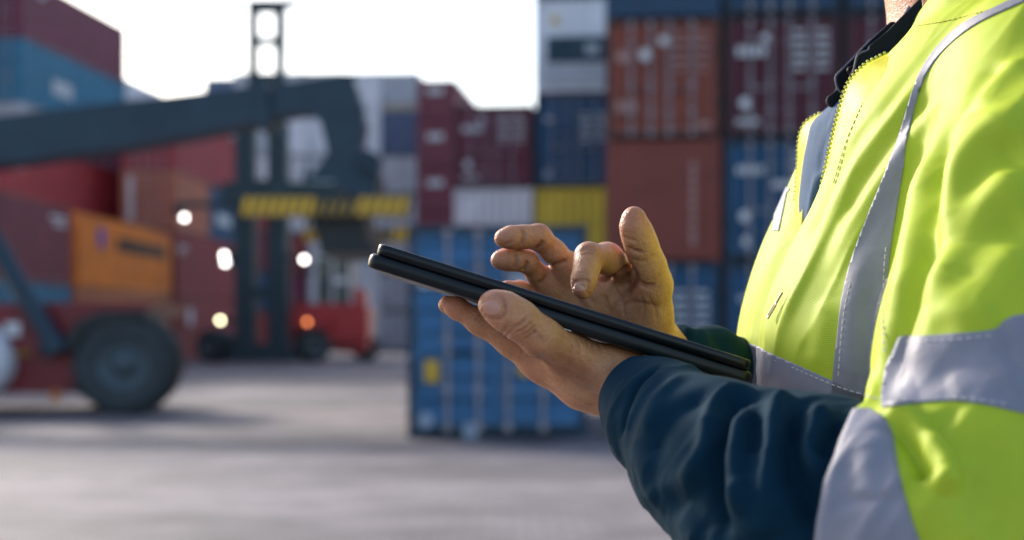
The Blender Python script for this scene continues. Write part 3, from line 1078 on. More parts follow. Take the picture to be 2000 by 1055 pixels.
def shell(v, tri, off, depth):
    """lift a triangle patch off its surface and give it a turned-down edge"""
    n = np.zeros_like(v)
    t = np.cross(v[tri[:, 1]] - v[tri[:, 0]], v[tri[:, 2]] - v[tri[:, 0]])
    for i in range(3): np.add.at(n, tri[:, i], t)
    n /= np.maximum(np.linalg.norm(n, axis=1, keepdims=True), 1e-12)
    top = v + n * off
    e = np.concatenate([tri[:, [0, 1]], tri[:, [1, 2]], tri[:, [2, 0]]])
    key = np.sort(e, 1)
    _, inv, cnt = np.unique(key, axis=0, return_inverse=True, return_counts=True)
    b = e[cnt[inv.ravel()] == 1]
    ring = np.unique(b)
    m = -np.ones(len(v), np.int64); m[ring] = np.arange(len(ring)) + len(v)
    low = v[ring] - n[ring] * depth
    sides = [(x, m[x], m[y], y) for x, y in b]
    return np.concatenate([top, low]), [tuple(x) for x in tri.tolist()] + [tuple(int(q) for q in s) for s in sides]

def list_mesh(name, v, faces, mats, smooth=True):
    me = bpy.data.meshes.new(name)
    me.from_pydata([tuple(float(c) for c in x) for x in v], [], faces)
    for m in (mats if isinstance(mats, (list, tuple)) else [mats]): me.materials.append(m)
    me.polygons.foreach_set('use_smooth', [smooth] * len(me.polygons))
    me.update()
    return me
# ================================================================== person: materials
def skin_material():
    m, nt, b = new_mat('skin')
    n1 = noise(nt, 60, 6, 0.65)
    n2 = noise(nt, 420, 3, 0.6)
    vo = N(nt, 'ShaderNodeTexVoronoi'); vo.feature = 'DISTANCE_TO_EDGE'
    vo.inputs['Scale'].default_value = 380
    tc = N(nt, 'ShaderNodeTexCoord'); nt.links.new(tc.outputs['Object'], vo.inputs['Vector'])
    r = ramp(nt, n1.outputs['Fac'], [(0.28, (0.45, 0.185, 0.084)), (0.5, (0.57, 0.26, 0.122)), (0.75, (0.63, 0.305, 0.155))])
    f = ramp(nt, n2.outputs['Fac'], [(0.3, (0.9, 0.88, 0.86)), (0.7, (1.05, 1.04, 1.03))])
    c = mixc(nt, 1.0, r.outputs[0], f.outputs[0], 'MULTIPLY')
    at = N(nt, 'ShaderNodeAttribute'); at.attribute_name = 'flush'
    c = mixc(nt, at.outputs['Fac'], c, (0.54, 0.17, 0.11))
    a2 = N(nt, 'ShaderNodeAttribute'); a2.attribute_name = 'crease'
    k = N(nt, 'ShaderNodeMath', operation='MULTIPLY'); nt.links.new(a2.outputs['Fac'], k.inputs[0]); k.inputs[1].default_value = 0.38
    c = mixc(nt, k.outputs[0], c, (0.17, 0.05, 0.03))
    nt.links.new(c, b.inputs['Base Color'])
    b.inputs['Subsurface Weight'].default_value = 0.06
    b.inputs['Subsurface Radius'].default_value = (0.006, 0.0022, 0.0012)
    b.inputs['Subsurface Scale'].default_value = 1.0
    b.inputs['Roughness'].default_value = 0.46
    mx = N(nt, 'ShaderNodeMath', operation='MULTIPLY_ADD')
    nt.links.new(n2.outputs['Fac'], mx.inputs[0]); mx.inputs[1].default_value = 0.8
    rr = ramp(nt, vo.outputs['Distance'], [(0.0, (0, 0, 0)), (0.12, (1, 1, 1))])
    nt.links.new(rr.outputs[0], mx.inputs[2])
    bump(nt, b, mx.outputs[0], 0.34, 0.0009)
    return m
SKIN = skin_material()
NAIL = simple('fingernail', (0.58, 0.27, 0.185), 0.25, 0, 0.06, 60, 0.05, 0.0003)

def cloth(name, rgb, rough=0.8, weave=1400, wrinkle=0.5, sheen=0.0, var=0.08, scale=25, spec=0.2):
    m, nt, b = new_mat(name)
    n1 = noise(nt, scale, 5, 0.55)
    lo = tuple(x * (1 - var) for x in rgb); hi = tuple(min(1.0, x * (1 + var)) for x in rgb)
    r = ramp(nt, n1.outputs['Fac'], [(0.3, lo), (0.7, hi)])
    nt.links.new(r.outputs[0], b.inputs['Base Color'])
    b.inputs['Roughness'].default_value = rough
    b.inputs['Sheen Weight'].default_value = sheen
    b.inputs['Specular IOR Level'].default_value = spec
    tc = N(nt, 'ShaderNodeTexCoord')
    w = N(nt, 'ShaderNodeTexWave'); w.bands_direction = 'DIAGONAL'
    w.inputs['Scale'].default_value = weave / 3.2
    w.inputs['Distortion'].default_value = 1.5
    w.inputs['Detail'].default_value = 1
    w.inputs['Detail Scale'].default_value = 1.5
    nt.links.new(tc.outputs['Object'], w.inputs['Vector'])
    n2 = noise(nt, 55, 3, 0.5)
    b1 = N(nt, 'ShaderNodeBump'); b1.inputs['Strength'].default_value = wrinkle; b1.inputs['Distance'].default_value = 0.003
    nt.links.new(n2.outputs['Fac'], b1.inputs['Height'])
    b2 = N(nt, 'ShaderNodeBump'); b2.inputs['Strength'].default_value = 0.16; b2.inputs['Distance'].default_value = 0.0004
    nt.links.new(w.outputs['Fac'], b2.inputs['Height'])
    nt.links.new(b1.outputs[0], b2.inputs['Normal'])
    nt.links.new(b2.outputs[0], b.inputs['Normal'])
    return m
HIVIS = cloth('hi_vis_fabric', (0.46, 0.56, 0.028), 0.6, 1500, 0.05, 0.0, 0.05, spec=0.28)
HIVIS_Y = cloth('hi_vis_yellow', (0.60, 0.56, 0.018), 0.5, 1500, 0.3, 0.0, 0.05)
TAPE = cloth('silver_tape', (0.25, 0.245, 0.29), 0.5, 2600, 0.2, 0.0, 0.08, 60, spec=0.3)
NAVYC = cloth('navy_fleece', (0.005, 0.028, 0.050), 0.85, 1800, 0.08, 0.0, 0.12, 40, spec=0.08)
DENIM = cloth('blue_shirt', (0.045, 0.09, 0.17), 0.8, 2200, 0.4, 0.0, 0.12, 60)
COLLAR = cloth('dark_collar', (0.010, 0.013, 0.020), 0.85, 1600, 0.5, 0.0, 0.2, 90)
LINING = cloth('navy_lining', (0.008, 0.03, 0.055), 0.8, 1600, 0.4)
TROUSER = cloth('dark_trousers', (0.015, 0.02, 0.035), 0.8)
THREAD = simple('pale_thread', (0.62, 0.60, 0.62), 0.7, 0, 0.05, 50, 0)
THREAD_Y = simple('yellow_thread', (0.50, 0.45, 0.02), 0.7, 0, 0.05, 50, 0)
TEETH = simple('zip_teeth', (0.75, 0.76, 0.12), 0.35, 0, 0.05, 50, 0)
METAL = simple('zip_pull', (0.6, 0.55, 0.45), 0.3, 0.8, 0.1, 50, 0)

# ================================================================== hands
# left hand, holding the tablet from below: balls as (photo x, photo y, depth, apparent radius)
lh = union([
    chain([C(963, 596, .796, 29), C(984, 606, .796, 34), C(1015, 626, .798, 36), C(1058, 660, .804, 37), C(1112, 694, .820, 42), C(1205, 735, .828, 52)], .006),   # thumb and its ball
    chain([C(872, 590, .838, 12), C(892, 602, .838, 19), C(938, 629, .838, 24), C(1000, 668, .838, 28), C(1060, 708, .838, 31)], .005),      # index
], .006)
lh = union([lh,
    chain([C(872, 596, .860, 16), C(938, 628, .860, 23), C(1000, 664, .858, 26), C(1062, 704, .856, 30)], .005),
    chain([C(885, 602, .880, 16), C(945, 626, .880, 22), C(1005, 660, .878, 25), C(1066, 698, .874, 28)], .005),
    chain([C(925, 612, .897, 14), C(965, 628, .897, 19), C(1015, 655, .895, 22), C(1070, 690, .890, 25)], .005)], .003)
lh = union([lh,
    chain([C(1060, 708, .838, 31), C(1140, 752, .832, 40), C(1235, 766, .828, 50)], .01),
    chain([C(1062, 704, .856, 30), C(1140, 742, .845, 38), C(1235, 762, .838, 46)], .01),
    chain([C(1066, 698, .874, 28), C(1140, 732, .860, 34), C(1235, 758, .846, 42)], .01),
    chain([C(1205, 748, .828, 54), C(1330, 830, .80, 62), C(1450, 905, .75, 75)], .012)], .014)

# right hand, hovering over the screen with the forefinger bent
rh_f = union([
    chain([C(983, 466, .925, 17.5), C(998, 464, .926, 21), C(1022, 463, .930, 21.5), C(1052, 463, .934, 23.5), C(1082, 492, .942, 22.5), C(1112, 524, .950, 27)], .004),   # middle
    chain([C(976, 508, .935, 17.5), C(990, 507, .936, 20.5), C(1010, 507, .938, 20.5), C(1030, 511, .942, 21), C(1049, 535, .950, 20), C(1074, 560, .957, 25)], .004),  # ring
    chain([C(990, 561, .952, 13), C(1018, 566, .955, 16), C(1045, 580, .960, 18), C(1080, 600, .965, 22)], .004)], .0015)                                          # little
rh_i = chain([C(1137, 566, .883, 19), C(1140, 548, .885, 22.5), C(1146, 522, .892, 24), C(1150, 501, .898, 25.5), C(1186, 505, .918, 29), C(1218, 527, .940, 27)], .005)    # fore
rh_t = chain([C(1238, 424, .902, 20), C(1239, 440, .903, 25), C(1247, 463, .906, 28.5), C(1256, 488, .910, 29), C(1267, 520, .916, 32), C(1273, 556, .924, 38), C(1268, 612, .936, 44), C(1272, 672, .945, 50)], .006)
rh_p = union([
    chain([C(1218, 530, .944, 28), C(1240, 590, .950, 40), C(1275, 680, .955, 44)], .01),
    chain([C(1112, 526, .952, 26), C(1180, 590, .955, 38), C(1275, 690, .955, 46)], .01),
    chain([C(1076, 560, .958, 25), C(1150, 620, .962, 36), C(1275, 700, .960, 46)], .01),
    chain([C(1080, 602, .967, 22), C(1150, 650, .970, 32), C(1275, 710, .965, 44)], .01),
    chain([C(1278, 690, .955, 46), C(1420, 770, 1.0, 50)], .01)], .012)
rh = union([union([rh_f, rh_p], .006), union([rh_t, rh_p], .010)], .006)
rh = union([rh, rh_i], .004)

def finish_hand(f, h, creases):
    v, q = nets(f, h)
    b = bvh_of(v, q)
    n0 = vnormals(v, q)
    v2 = folds(v, q, b, [(p, a * 1.8, w * .9) for p, a, w in creases])
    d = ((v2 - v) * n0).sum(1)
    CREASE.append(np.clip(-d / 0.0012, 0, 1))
    return v2, q

CREASE = []
L_CREASE = [
    ([(1004, 638), (1018, 632), (1034, 618)], -0.55, 1.3), ([(1008, 650), (1024, 643), (1041, 628)], -0.6, 1.4), ([(1016, 657), (1032, 648), (1047, 636)], -0.45, 1.2),
    ([(1010, 630), (1024, 636), (1036, 634)], 0.5, 4.0),
    ([(982, 602), (990, 592), (988, 580)], -0.25, 1.4),
    ([(1138, 650), (1146, 664), (1150, 682)], -0.3, 1.2), ([(1150, 654), (1156, 668), (1158, 686)], -0.22, 1.1),
    ([(1030, 680), (1075, 716), (1130, 745), (1180, 765)], -1.0, 4.5),
    ([(1060, 738), (1110, 765), (1160, 793)], 0.8, 3.5),
    ([(925, 628), (938, 614), (946, 604)], -0.35, 1.3), ([(932, 634), (944, 620), (952, 610)], -0.3, 1.2),
    ([(1200, 690), (1200, 730), (1192, 780)], -0.35, 3.0),
    ([(944, 618), (966, 624), (982, 621), (988, 602), (982, 580), (966, 576)], -0.55, 1.5), ([(976, 632), (994, 622), (998, 600), (990, 582)], 0.35, 2.4),
    ([(1040, 645), (1052, 655), (1062, 672)], -0.35, 1.2), ([(1000, 645), (1012, 637), (1026, 622)], -0.4, 1.1), ([(1022, 664), (1036, 655), (1050, 645)], -0.4, 1.1),
    ([(1100, 655), (1140, 690), (1190, 722)], 0.6, 5.0), ([(1085, 690), (1130, 722), (1180, 745)], -0.5, 4.0), ([(1110, 660), (1118, 680), (1116, 700)], -0.25, 1.1), ([(1124, 656), (1132, 678), (1132, 700)], -0.25, 1.1), ([(1168, 668), (1176, 690), (1176, 712)], -0.25, 1.2),
    ([(978, 655), (986, 645), (990, 638)], -0.4, 1.2), ([(984, 662), (993, 652), (998, 645)], -0.35, 1.2)]
R_CREASE = [
    ([(1170, 548), (1195, 540), (1215, 529), (1234, 519)], -2.0, 2.2),
    ([(1234, 521), (1242, 540), (1236, 560), (1211, 583)], -1.2, 2.2), ([(1225, 532), (1232, 545), (1222, 562)], -0.6, 1.6),
    ([(1206, 545), (1190, 562), (1176, 580)], 0.8, 4.0),
    ([(1246, 549), (1262, 557), (1282, 556)], -0.7, 1.6), ([(1248, 556), (1264, 563), (1278, 562)], -0.4, 1.3),
    ([(1226, 483), (1240, 490), (1256, 493)], -0.8, 1.6), ([(1218, 462), (1232, 468), (1246, 470)], -0.35, 1.3), ([(1232, 505), (1250, 510), (1264, 508)], -0.3, 1.3),
    ([(1018, 446), (1024, 460), (1017, 482)], -0.7, 1.6), ([(1044, 488), (1055, 480), (1062, 470)], -1.0, 2.0),
    ([(1070, 520), (1090, 516), (1110, 508)], -0.8, 2.0), ([(1006, 492), (1010, 508), (1006, 526)], -0.6, 1.5), ([(1018, 530), (1028, 522), (1030, 508)], -1.0, 1.8),
    ([(1050, 556), (1062, 548), (1068, 536)], -0.7, 1.8),
    ([(1132, 492), (1146, 487), (1160, 490)], -0.35, 1.1), ([(1134, 487), (1148, 482), (1162, 485)], -0.3, 1.1), ([(1136, 498), (1148, 494), (1158, 497)], -0.3, 1.1),
    ([(1128, 535), (1140, 532), (1152, 535)], -0.25, 1.1), ([(1128, 540), (1140, 538), (1152, 540)], -0.25, 1.1),
    ([(1180, 565), (1185, 590), (1192, 612)], -0.4, 1.8), ([(1210, 600), (1240, 590), (1290, 600)], -0.35, 1.8), ([(1215, 580), (1200, 600), (1185, 625)], -0.35, 1.6),
    ([(1120, 560), (1130, 585), (1150, 610)], -0.5, 2.5),
    ([(1118, 566), (1120, 553), (1133, 547), (1148, 549), (1149, 564)], -0.45, 1.3),
    ([(1200, 560), (1216, 590), (1222, 630)], -0.4, 1.4), ([(1250, 572), (1258, 600), (1252, 640)], -0.3, 1.4), ([(1262, 575), (1278, 600), (1284, 630)], -0.25, 1.3),
    ([(985, 478), (1000, 472), (1004, 456)], -0.3, 1.1), ([(1110, 545), (1140, 560), (1165, 600)], -0.3, 1.6)]
lv, lf = finish_hand(lh, .0007, L_CREASE)
rv, rf = finish_hand(rh, .0007, R_CREASE)

# ================================================================== body under the clothes (kept simple where covered)
def J(x, y, z, r): return (np.array((x, y, z), np.float32), r)
neck_c = P(1888, 0, .95)
nx, nz = neck_c.x, neck_c.z
wl = C(1235, 762, .826, 50); wr = C(1300, 700, .962, 44)
elb_l = C(1765, 1080, .66, 150); elb_r = J(.27, 1.13, 1.34, .045)
sh_l = J(.312, .805, 1.615, .042); sh_r = J(.335, 1.10, 1.60, .045)
hipx = .315
body = union([
    chain([wl, (wl[0] * .5 + elb_l[0] * .5, .030), (elb_l[0], .032), (sh_l[0] * .5 + elb_l[0] * .5 + np.array((.012, .015, 0), np.float32), .034), sh_l], .01),
    chain([wr, (wr[0] * .5 + elb_r[0] * .5, .034), elb_r, sh_r], .01),
    squash([J(hipx, .95, 1.05, .10), J(.31, .95, 1.35, .085), J(.325, .95, 1.58, .085)], 1.55),
    chain([sh_l, J(nx + .02, .95, nz - .05, .06), sh_r], .03),
    chain([J(nx + .018, .95, nz - .08, .058), J(nx - .005, .95, nz + .06, .056)], .02)], .02)
for s in (-1, 1):
    body = union([body, chain([J(hipx, .95 + s * .09, 1.02, .085), J(hipx - .01, .95 + s * .10, .54, .055), J(hipx + .01, .95 + s * .11, .10, .04)], .02)], .03)
# head turned down towards the tablet
hx, hz = nx - .035, nz + .17
head = union([
    squash([J(hx + .02, .95, hz + .03, .088), J(hx - .02, .95, hz + .02, .078)], .90, .02),
    squash([J(hx - .04, .95, hz - .06, .050), J(hx - .062, .95, hz - .085, .030)], 1.0, .02),
    chain([J(hx - .102, .95, hz + .015, .008), J(hx - .118, .95, hz - .022, .012)], .01),
    chain([J(hx - .088, .918, hz + .028, .012), J(hx - .088, .982, hz + .028, .012)], .01),
    chain([J(hx - .092, .932, hz - .062, .007), J(hx - .092, .968, hz - .062, .007)], .006),
    chain([J(hx + .01, .872, hz + .015, .010), J(hx + .006, .868, hz - .025, .009)], .006),
    chain([J(hx + .01, 1.028, hz + .015, .010), J(hx + .006, 1.032, hz - .025, .009)], .006)], .018)
for yy in (.925, .975):
    head = minus(head, chain([J(hx - .105, yy, hz + .008, .014), J(hx - .104, yy, hz + .007, .014)], .002), .012)
body = union([body, head], .03)
bv, bf = nets(body, .0055)
# keep the hands' fine mesh; the coarse body stops inside the cuffs
allv = np.concatenate([lv, rv, bv]); allf = np.concatenate([lf, rf + len(lv), bf + len(lv) + len(rv)])
person = link('person', np_mesh('person', allv, allf, SKIN))
FLUSH = [(963, 594, .796, 11), (880, 595, .838, 9), (1015, 640, .798, 8), (984, 466, .925, 9), (977, 508, .935, 9), (1137, 570, .883, 8), (1239, 432, .902, 11), (1150, 495, .898, 9), (1052, 450, .934, 7), (1035, 735, .838, 9), (1060, 560, .955, 8), (1090, 530, .95, 8), (1750, 20, .91, 45), (1245, 552, .92, 8)]
fl_ = np.zeros(len(allv))
for x, y, Yd, rad in FLUSH:
    fl_ = np.maximum(fl_, 0.75 * np.exp(-((allv - np.array(P(x, y, Yd))) ** 2).sum(1) / (rad / 1000) ** 2))
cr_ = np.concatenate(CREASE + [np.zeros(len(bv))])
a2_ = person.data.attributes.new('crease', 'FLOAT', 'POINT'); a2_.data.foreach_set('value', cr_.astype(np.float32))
at_ = person.data.attributes.new('flush', 'FLOAT', 'POINT'); at_.data.foreach_set('value', fl_.astype(np.float32))
tag(person, 'person in a yellow hi-vis jacket holding a tablet and tapping it with a bent forefinger', 'person')

def nail(bvh, corners, name='fingernail'):
    """corners: tip left, tip right, root right, root left in the photo; a curved plate lying on the finger"""
    a, b, c, d = [np.array(q, float) for q in corners]
    n = 14
    pts = []; ok = True
    for i in range(n + 1):
        for j in range(n + 1):
            u, w = i / n * 2 - 1, j / n * 2 - 1
            # squircle
            x = u * math.sqrt(max(0, 1 - 0.42 * w * w)); y = w * math.sqrt(max(0, 1 - 0.42 * u * u))
            x = (x + 1) / 2; y = (y + 1) / 2
            q = (a * (1 - x) + b * x) * (1 - y) + (d * (1 - x) + c * x) * y
            loc, nor = hit(bvh, q[0], q[1])
            if loc is None: return
            e = max(abs(u), abs(w))
            lift = 0.00055 if e < 0.99 else -0.0006
            pts.append(np.array(loc) + np.array(nor) * lift)
    f = [(i * (n + 1) + j, i * (n + 1) + j + 1, (i + 1) * (n + 1) + j + 1, (i + 1) * (n + 1) + j) for i in range(n) for j in range(n)]
    me = list_mesh(name, pts, f, NAIL)
    return link(name, me, person)
bl, br = bvh_of(lv, lf), bvh_of(rv, rf)
nail(bl, [(935, 590), (951, 617), (981, 618), (977, 582)])
nail(br, [(1119, 573), (1147, 569), (1147, 550), (1121, 552)])

# hair and boots complete the figure outside the picture
hair = minus(squash([J(hx + .03, .95, hz + .045, .090), J(hx - .0, .95, hz + .05, .082)], .93, .02), half((hx - .03, .95, hz + .03), (.55, 0, .84)), .01)
hv, hf = nets(hair, .005)
HAIR = simple('dark_hair', (0.02, 0.014, 0.01), 0.6, 0, 0.3, 200, 0.5)
link('hair', np_mesh('hair', hv, hf, HAIR), person)
for s in (-1, 1):
    bo = union([chain([J(hipx + .02, .95 + s * .11, .05, .045), J(hipx - .15, .95 + s * .12, .038, .036)], .02), chain([J(hipx + .01, .95 + s * .11, .05, .048), J(hipx + .01, .95 + s * .11, .24, .055)], .02)], .02)
    ov, of = nets(bo, .006)
    link('boot', np_mesh('boot', ov, of, BLACK), person)
tr = union([squash([J(hipx, .95, 1.14, .118), J(hipx, .95, 1.0, .12)], 1.45, .03)] + [chain([J(hipx, .95 + s * .095, 1.0, .105), J(hipx - .01, .95 + s * .10, .54, .078), J(hipx + .01, .95 + s * .11, .14, .072)], .02) for s in (-1, 1)], .03)
tv, tf = nets(tr, .007)
link('trousers', np_mesh('trousers', tv, tf, TROUSER), person)
# ================================================================== clothes
# navy sleeve of the near arm
sl_pts = [C(1224, 757, .812, 66), C(1290, 812, .785, 98), C(1400, 902, .735, 148), C(1560, 1002, .695, 222), C(1765, 1075, .665, 262)]
sleeve = chain(sl_pts, .02)
cuff_n = np.array(P(1224, 757, .812) - P(1330, 817, .785))
cuff_p = np.array(P(1222, 757, .812))
sleeve = minus(sleeve, half(cuff_p, -cuff_n), .003)
sleeve = minus(sleeve, chain([C(1170, 720, .825, 60), C(1290, 805, .79, 60)], .01), .003)
sv, sf = nets(sleeve, .0018)
sb = bvh_of(sv, sf)
SLEEVE_FOLDS = [
    ([(1290, 716), (1250, 750), (1226, 800), (1212, 856)], -3.4, 2.4), ([(1300, 722), (1262, 756), (1238, 804), (1222, 868)], 0.7, 4.0),
    ([(1480, 764), (1424, 776), (1400, 812), (1384, 880), (1352, 930), (1290, 960)], 7.0, 9.0),
    ([(1400, 756), (1322, 800), (1284, 850), (1272, 900)], -5.0, 9.0),
    ([(1330, 735), (1290, 780), (1258, 850)], 3.0, 8.0),
    ([(1478, 776), (1434, 796), (1408, 866), (1396, 946), (1400, 1010), (1420, 1055)], -8.5, 8.5),
    ([(1458, 796), (1446, 850), (1440, 900), (1446, 960), (1460, 1010)], 6.0, 7.0),
    ([(1478, 810), (1478, 860), (1474, 890)], -3.5, 6.0),
    ([(1556, 780), (1528, 790), (1516, 822), (1510, 882), (1506, 950), (1520, 1020)], 7.0, 7.0),
    ([(1556, 796), (1548, 850), (1546, 900), (1578, 975), (1600, 1045)], -8.0, 8.5),
    ([(1616, 800), (1586, 838), (1580, 890), (1602, 940)], 7.0, 7.0),
    ([(1640, 822), (1618, 866), (1606, 900)], -5.0, 6.5),
    ([(1300, 960), (1350, 1000), (1380, 1055)], -4.0, 10.0), ([(1320, 930), (1370, 960), (1410, 960)], -3.0, 8.0),
    ([(1440, 940), (1470, 990), (1500, 1055)], 4.5, 12.0), ([(1330, 1000), (1352, 1030), (1362, 1060)], 4.0, 9.0),
    ([(1240, 880), (1262, 930), (1290, 985)], 2.5, 8.0)]
sv = folds(sv, sf, sb, [(p, a * 1.15, w * .8) for p, a, w in SLEEVE_FOLDS])
sv = wrinkles(sv, sf, (-.55, 0, -.83), 120, 24, 1.8, 3.1, keep=((sv - cuff_p) @ (cuff_n / np.linalg.norm(cuff_n)) < -.020))
sv = wrinkles(sv, sf, (-.75, 0, -.66), 60, 10, 0.5, 8.3)
link('sleeve', np_mesh('sleeve', sv, sf, NAVYC), person)

# navy sleeve of the far arm
s2 = chain([C(1312, 690, .962, 62), C(1345, 702, .972, 50), C(1385, 708, .985, 66), C(1440, 735, 1.01, 68), C(1560, 800, 1.07, 100), (elb_r[0], .075)], .012)
s2 = minus(s2, half(P(1310, 690, .962), np.array(P(1345, 702, .972) - P(1290, 680, .955))), .003)
s2v, s2f = nets(s2, .003)
s2b = bvh_of(s2v, s2f)
s2v = folds(s2v, s2f, s2b, [([(1345, 650), (1358, 665), (1362, 690)], -3, 4), ([(1366, 645), (1376, 660), (1378, 690)], 3, 4), ([(1400, 655), (1410, 675), (1412, 700)], -2.5, 5)])
link('sleeve', np_mesh('sleeve', s2v, s2f, NAVYC), person)

# ---- hi-vis jacket: near chest, far chest, shoulder, arm
chest_n = chain([C(1885, 1250, .88, 345), C(1868, 900, .88, 350), C(1858, 700, .878, 352), C(1922, 560, .875, 342), C(1982, 380, .875, 333), C(2032, 250, .885, 300), C(2085, 135, .90, 245)], .02)
chest_f = chain([C(1790, 1200, 1.02, 330), C(1762, 900, 1.02, 320), C(1762, 690, 1.02, 300), C(1798, 560, 1.02, 290), C(1852, 400, 1.02, 274), C(1890, 330, 1.03, 260)], .03)
back = squash([J(.36, .95, 1.10, .12), J(.37, .95, 1.40, .12), J(.38, .95, 1.62, .095)], 1.45, .03)
shoulder = chain([J(.365, .95, 1.66, .07), C(2075, 185, .80, 225)], .02)
shoulder_f = chain([J(.36, .96, 1.655, .065), J(.335, 1.12, 1.625, .068), J(.29, 1.15, 1.36, .062)], .03)
arm = chain([C(2075, 185, .80, 225), C(2050, 420, .742, 232), C(1992, 640, .712, 236), C(1997, 800, .69, 258), C(1975, 950, .675, 262)], .03)
fore = chain([C(1955, 1000, .67, 268), C(1800, 1065, .662, 268), C(1640, 1035, .680, 252)], .03)
hem_n = np.array(P(1640, 1035, .680) - P(1800, 1065, .662))
fore = minus(fore, half(P(1668, 1040, .677), -hem_n), .003)
collar_j = chain([C(1835, 45, .905, 42), C(1905, 10, .875, 50), C(2010, -20, .885, 60), J(.40, .97, 1.735, .02)], .02)
jacket = union([chest_n, back], .02)
jacket = union([jacket, chest_f], .02)
jacket = union([jacket, shoulder, shoulder_f], .015)
jacket = union([jacket, collar_j], .015)
sleeve_j = union([arm, fore], .02)
jacket = union([jacket, sleeve_j], .012)
# opening of the sleeve and of the neck
jacket = minus(jacket, chain([C(1560, 1002, .695, 224), C(1765, 1075, .665, 262)], .02), .003)
jacket = minus(jacket, chain([J(nx + .004, .955, nz - .14, .050), J(nx + .002, .955, nz + .2, .078)], .01), .008)
jacket = minus(jacket, half((0, 0, 1.06), (0, 0, 1)), .004)
jv, jf = nets(jacket, .0020)
jb = bvh_of(jv, jf)
JACKET_FOLDS = [
    # placket and chest
    ([(1836, 110), (1760, 205), (1690, 300), (1640, 385), (1590, 500), (1545, 600), (1512, 690)], 3.5, 7),
    ([(1800, 120), (1720, 220), (1660, 300), (1612, 400), (1580, 480)], -3.5, 9),
    ([(1880, 150), (1790, 255), (1720, 350), (1660, 450), (1620, 540)], 5.0, 9),
    ([(1850, 160), (1760, 265), (1690, 360), (1640, 440)], -4.0, 8),
    ([(1660, 420), (1625, 530), (1590, 640), (1575, 720)], -2.0, 10),
    ([(1620, 580), (1600, 650), (1592, 730)], 2.5, 9),
    ([(1690, 480), (1672, 580), (1668, 680), (1660, 760)], 2.0, 8),
    ([(1700, 560), (1692, 660), (1700, 740)], -2.5, 7),
    # armhole valley
    ([(1860, 215), (1828, 300), (1816, 400), (1798, 500), (1765, 600), (1738, 690), (1726, 790)], -14.0, 10),
    ([(1826, 280), (1790, 380), (1772, 500), (1752, 600)], 4.5, 11),
    # arm
    ([(2000, 205), (1930, 262), (1880, 320), (1850, 400), (1838, 470)], 8.0, 13),
    ([(2000, 262), (1945, 312), (1900, 372), (1872, 450), (1856, 520)], -7.5, 12),
    ([(2000, 330), (1950, 368), (1895, 430), (1850, 520), (1812, 600)], 8.0, 13),
    ([(2000, 420), (1950, 448), (1900, 500), (1860, 580)], -5.0, 13),
    ([(1960, 120), (1905, 180), (1870, 240)], -4.0, 9), ([(2000, 110), (1950, 160), (1905, 220)], 4.0, 10),
    ([(2000, 480), (1940, 520), (1890, 590), (1860, 640)], 3.5, 12),
    ([(1790, 640), (1850, 618), (1900, 622), (1950, 600)], 2.5, 10),
    # armband
    ([(1985, 640), (1900, 700), (1820, 745), (1760, 770)], -4.0, 14), ([(1770, 680), (1830, 690), (1900, 670), (1960, 650)], 3.0, 10),
    ([(1990, 720), (1920, 750), (1850, 770)], 3.0, 12),
    # lower sleeve
    ([(1730, 792), (1775, 826), (1815, 872), (1842, 930), (1846, 975)], 14.0, 6), ([(1745, 815), (1785, 860), (1806, 905), (1818, 950)], -14.0, 6),
    ([(1860, 810), (1920, 840), (2000, 850)], 3.5, 14), ([(1810, 815), (1850, 842), (1920, 880), (2000, 900)], -4.5, 13),
    ([(1860, 930), (1900, 980), (1960, 1050)], -4.5, 12), ([(1800, 960), (1850, 1010), (1900, 1060)], 4.0, 12),
    ([(1690, 850), (1705, 920), (1700, 980)], 4.0, 10), ([(1665, 860), (1660, 940), (1672, 1000)], -2.5, 9),
    ([(1735, 860), (1722, 930), (1726, 1000)], -2.0, 6)]
jv = folds(jv, jf, jb, [(p, a * .75, w) for p, a, w in JACKET_FOLDS])
nearm = (jv[:, 1] < 1.0) & (jv[:, 2] > 1.33)
jv = wrinkles(jv, jf, (-.57, 0, -.82), 200, 34, 3.2, 1.7, keep=nearm, power=2.3)
jv = wrinkles(jv, jf, (-.62, 0, -.78), 90, 15, 0.4, 5.2, keep=nearm)
jacket_o = link('safety_jacket', np_mesh('safety_jacket', jv, jf, HIVIS), person)
jb = bvh_of(jv, jf)

# ---- reflective tape, cut out of the jacket's own surface
pxy = np.stack([1000 + jv[:, 0] / jv[:, 1] * FPX, HORIZON - (jv[:, 2] - EYE) / jv[:, 1] * FPX], 1)
jn = vnormals(jv, jf)
facing = ((EYEP - jv) * jn).sum(1) > -0.25 * np.linalg.norm(EYEP - jv, axis=1)
def dense(pts, n=5): return [tuple(q) for q in smooth_line(pts, n)]
first = np.array([0])
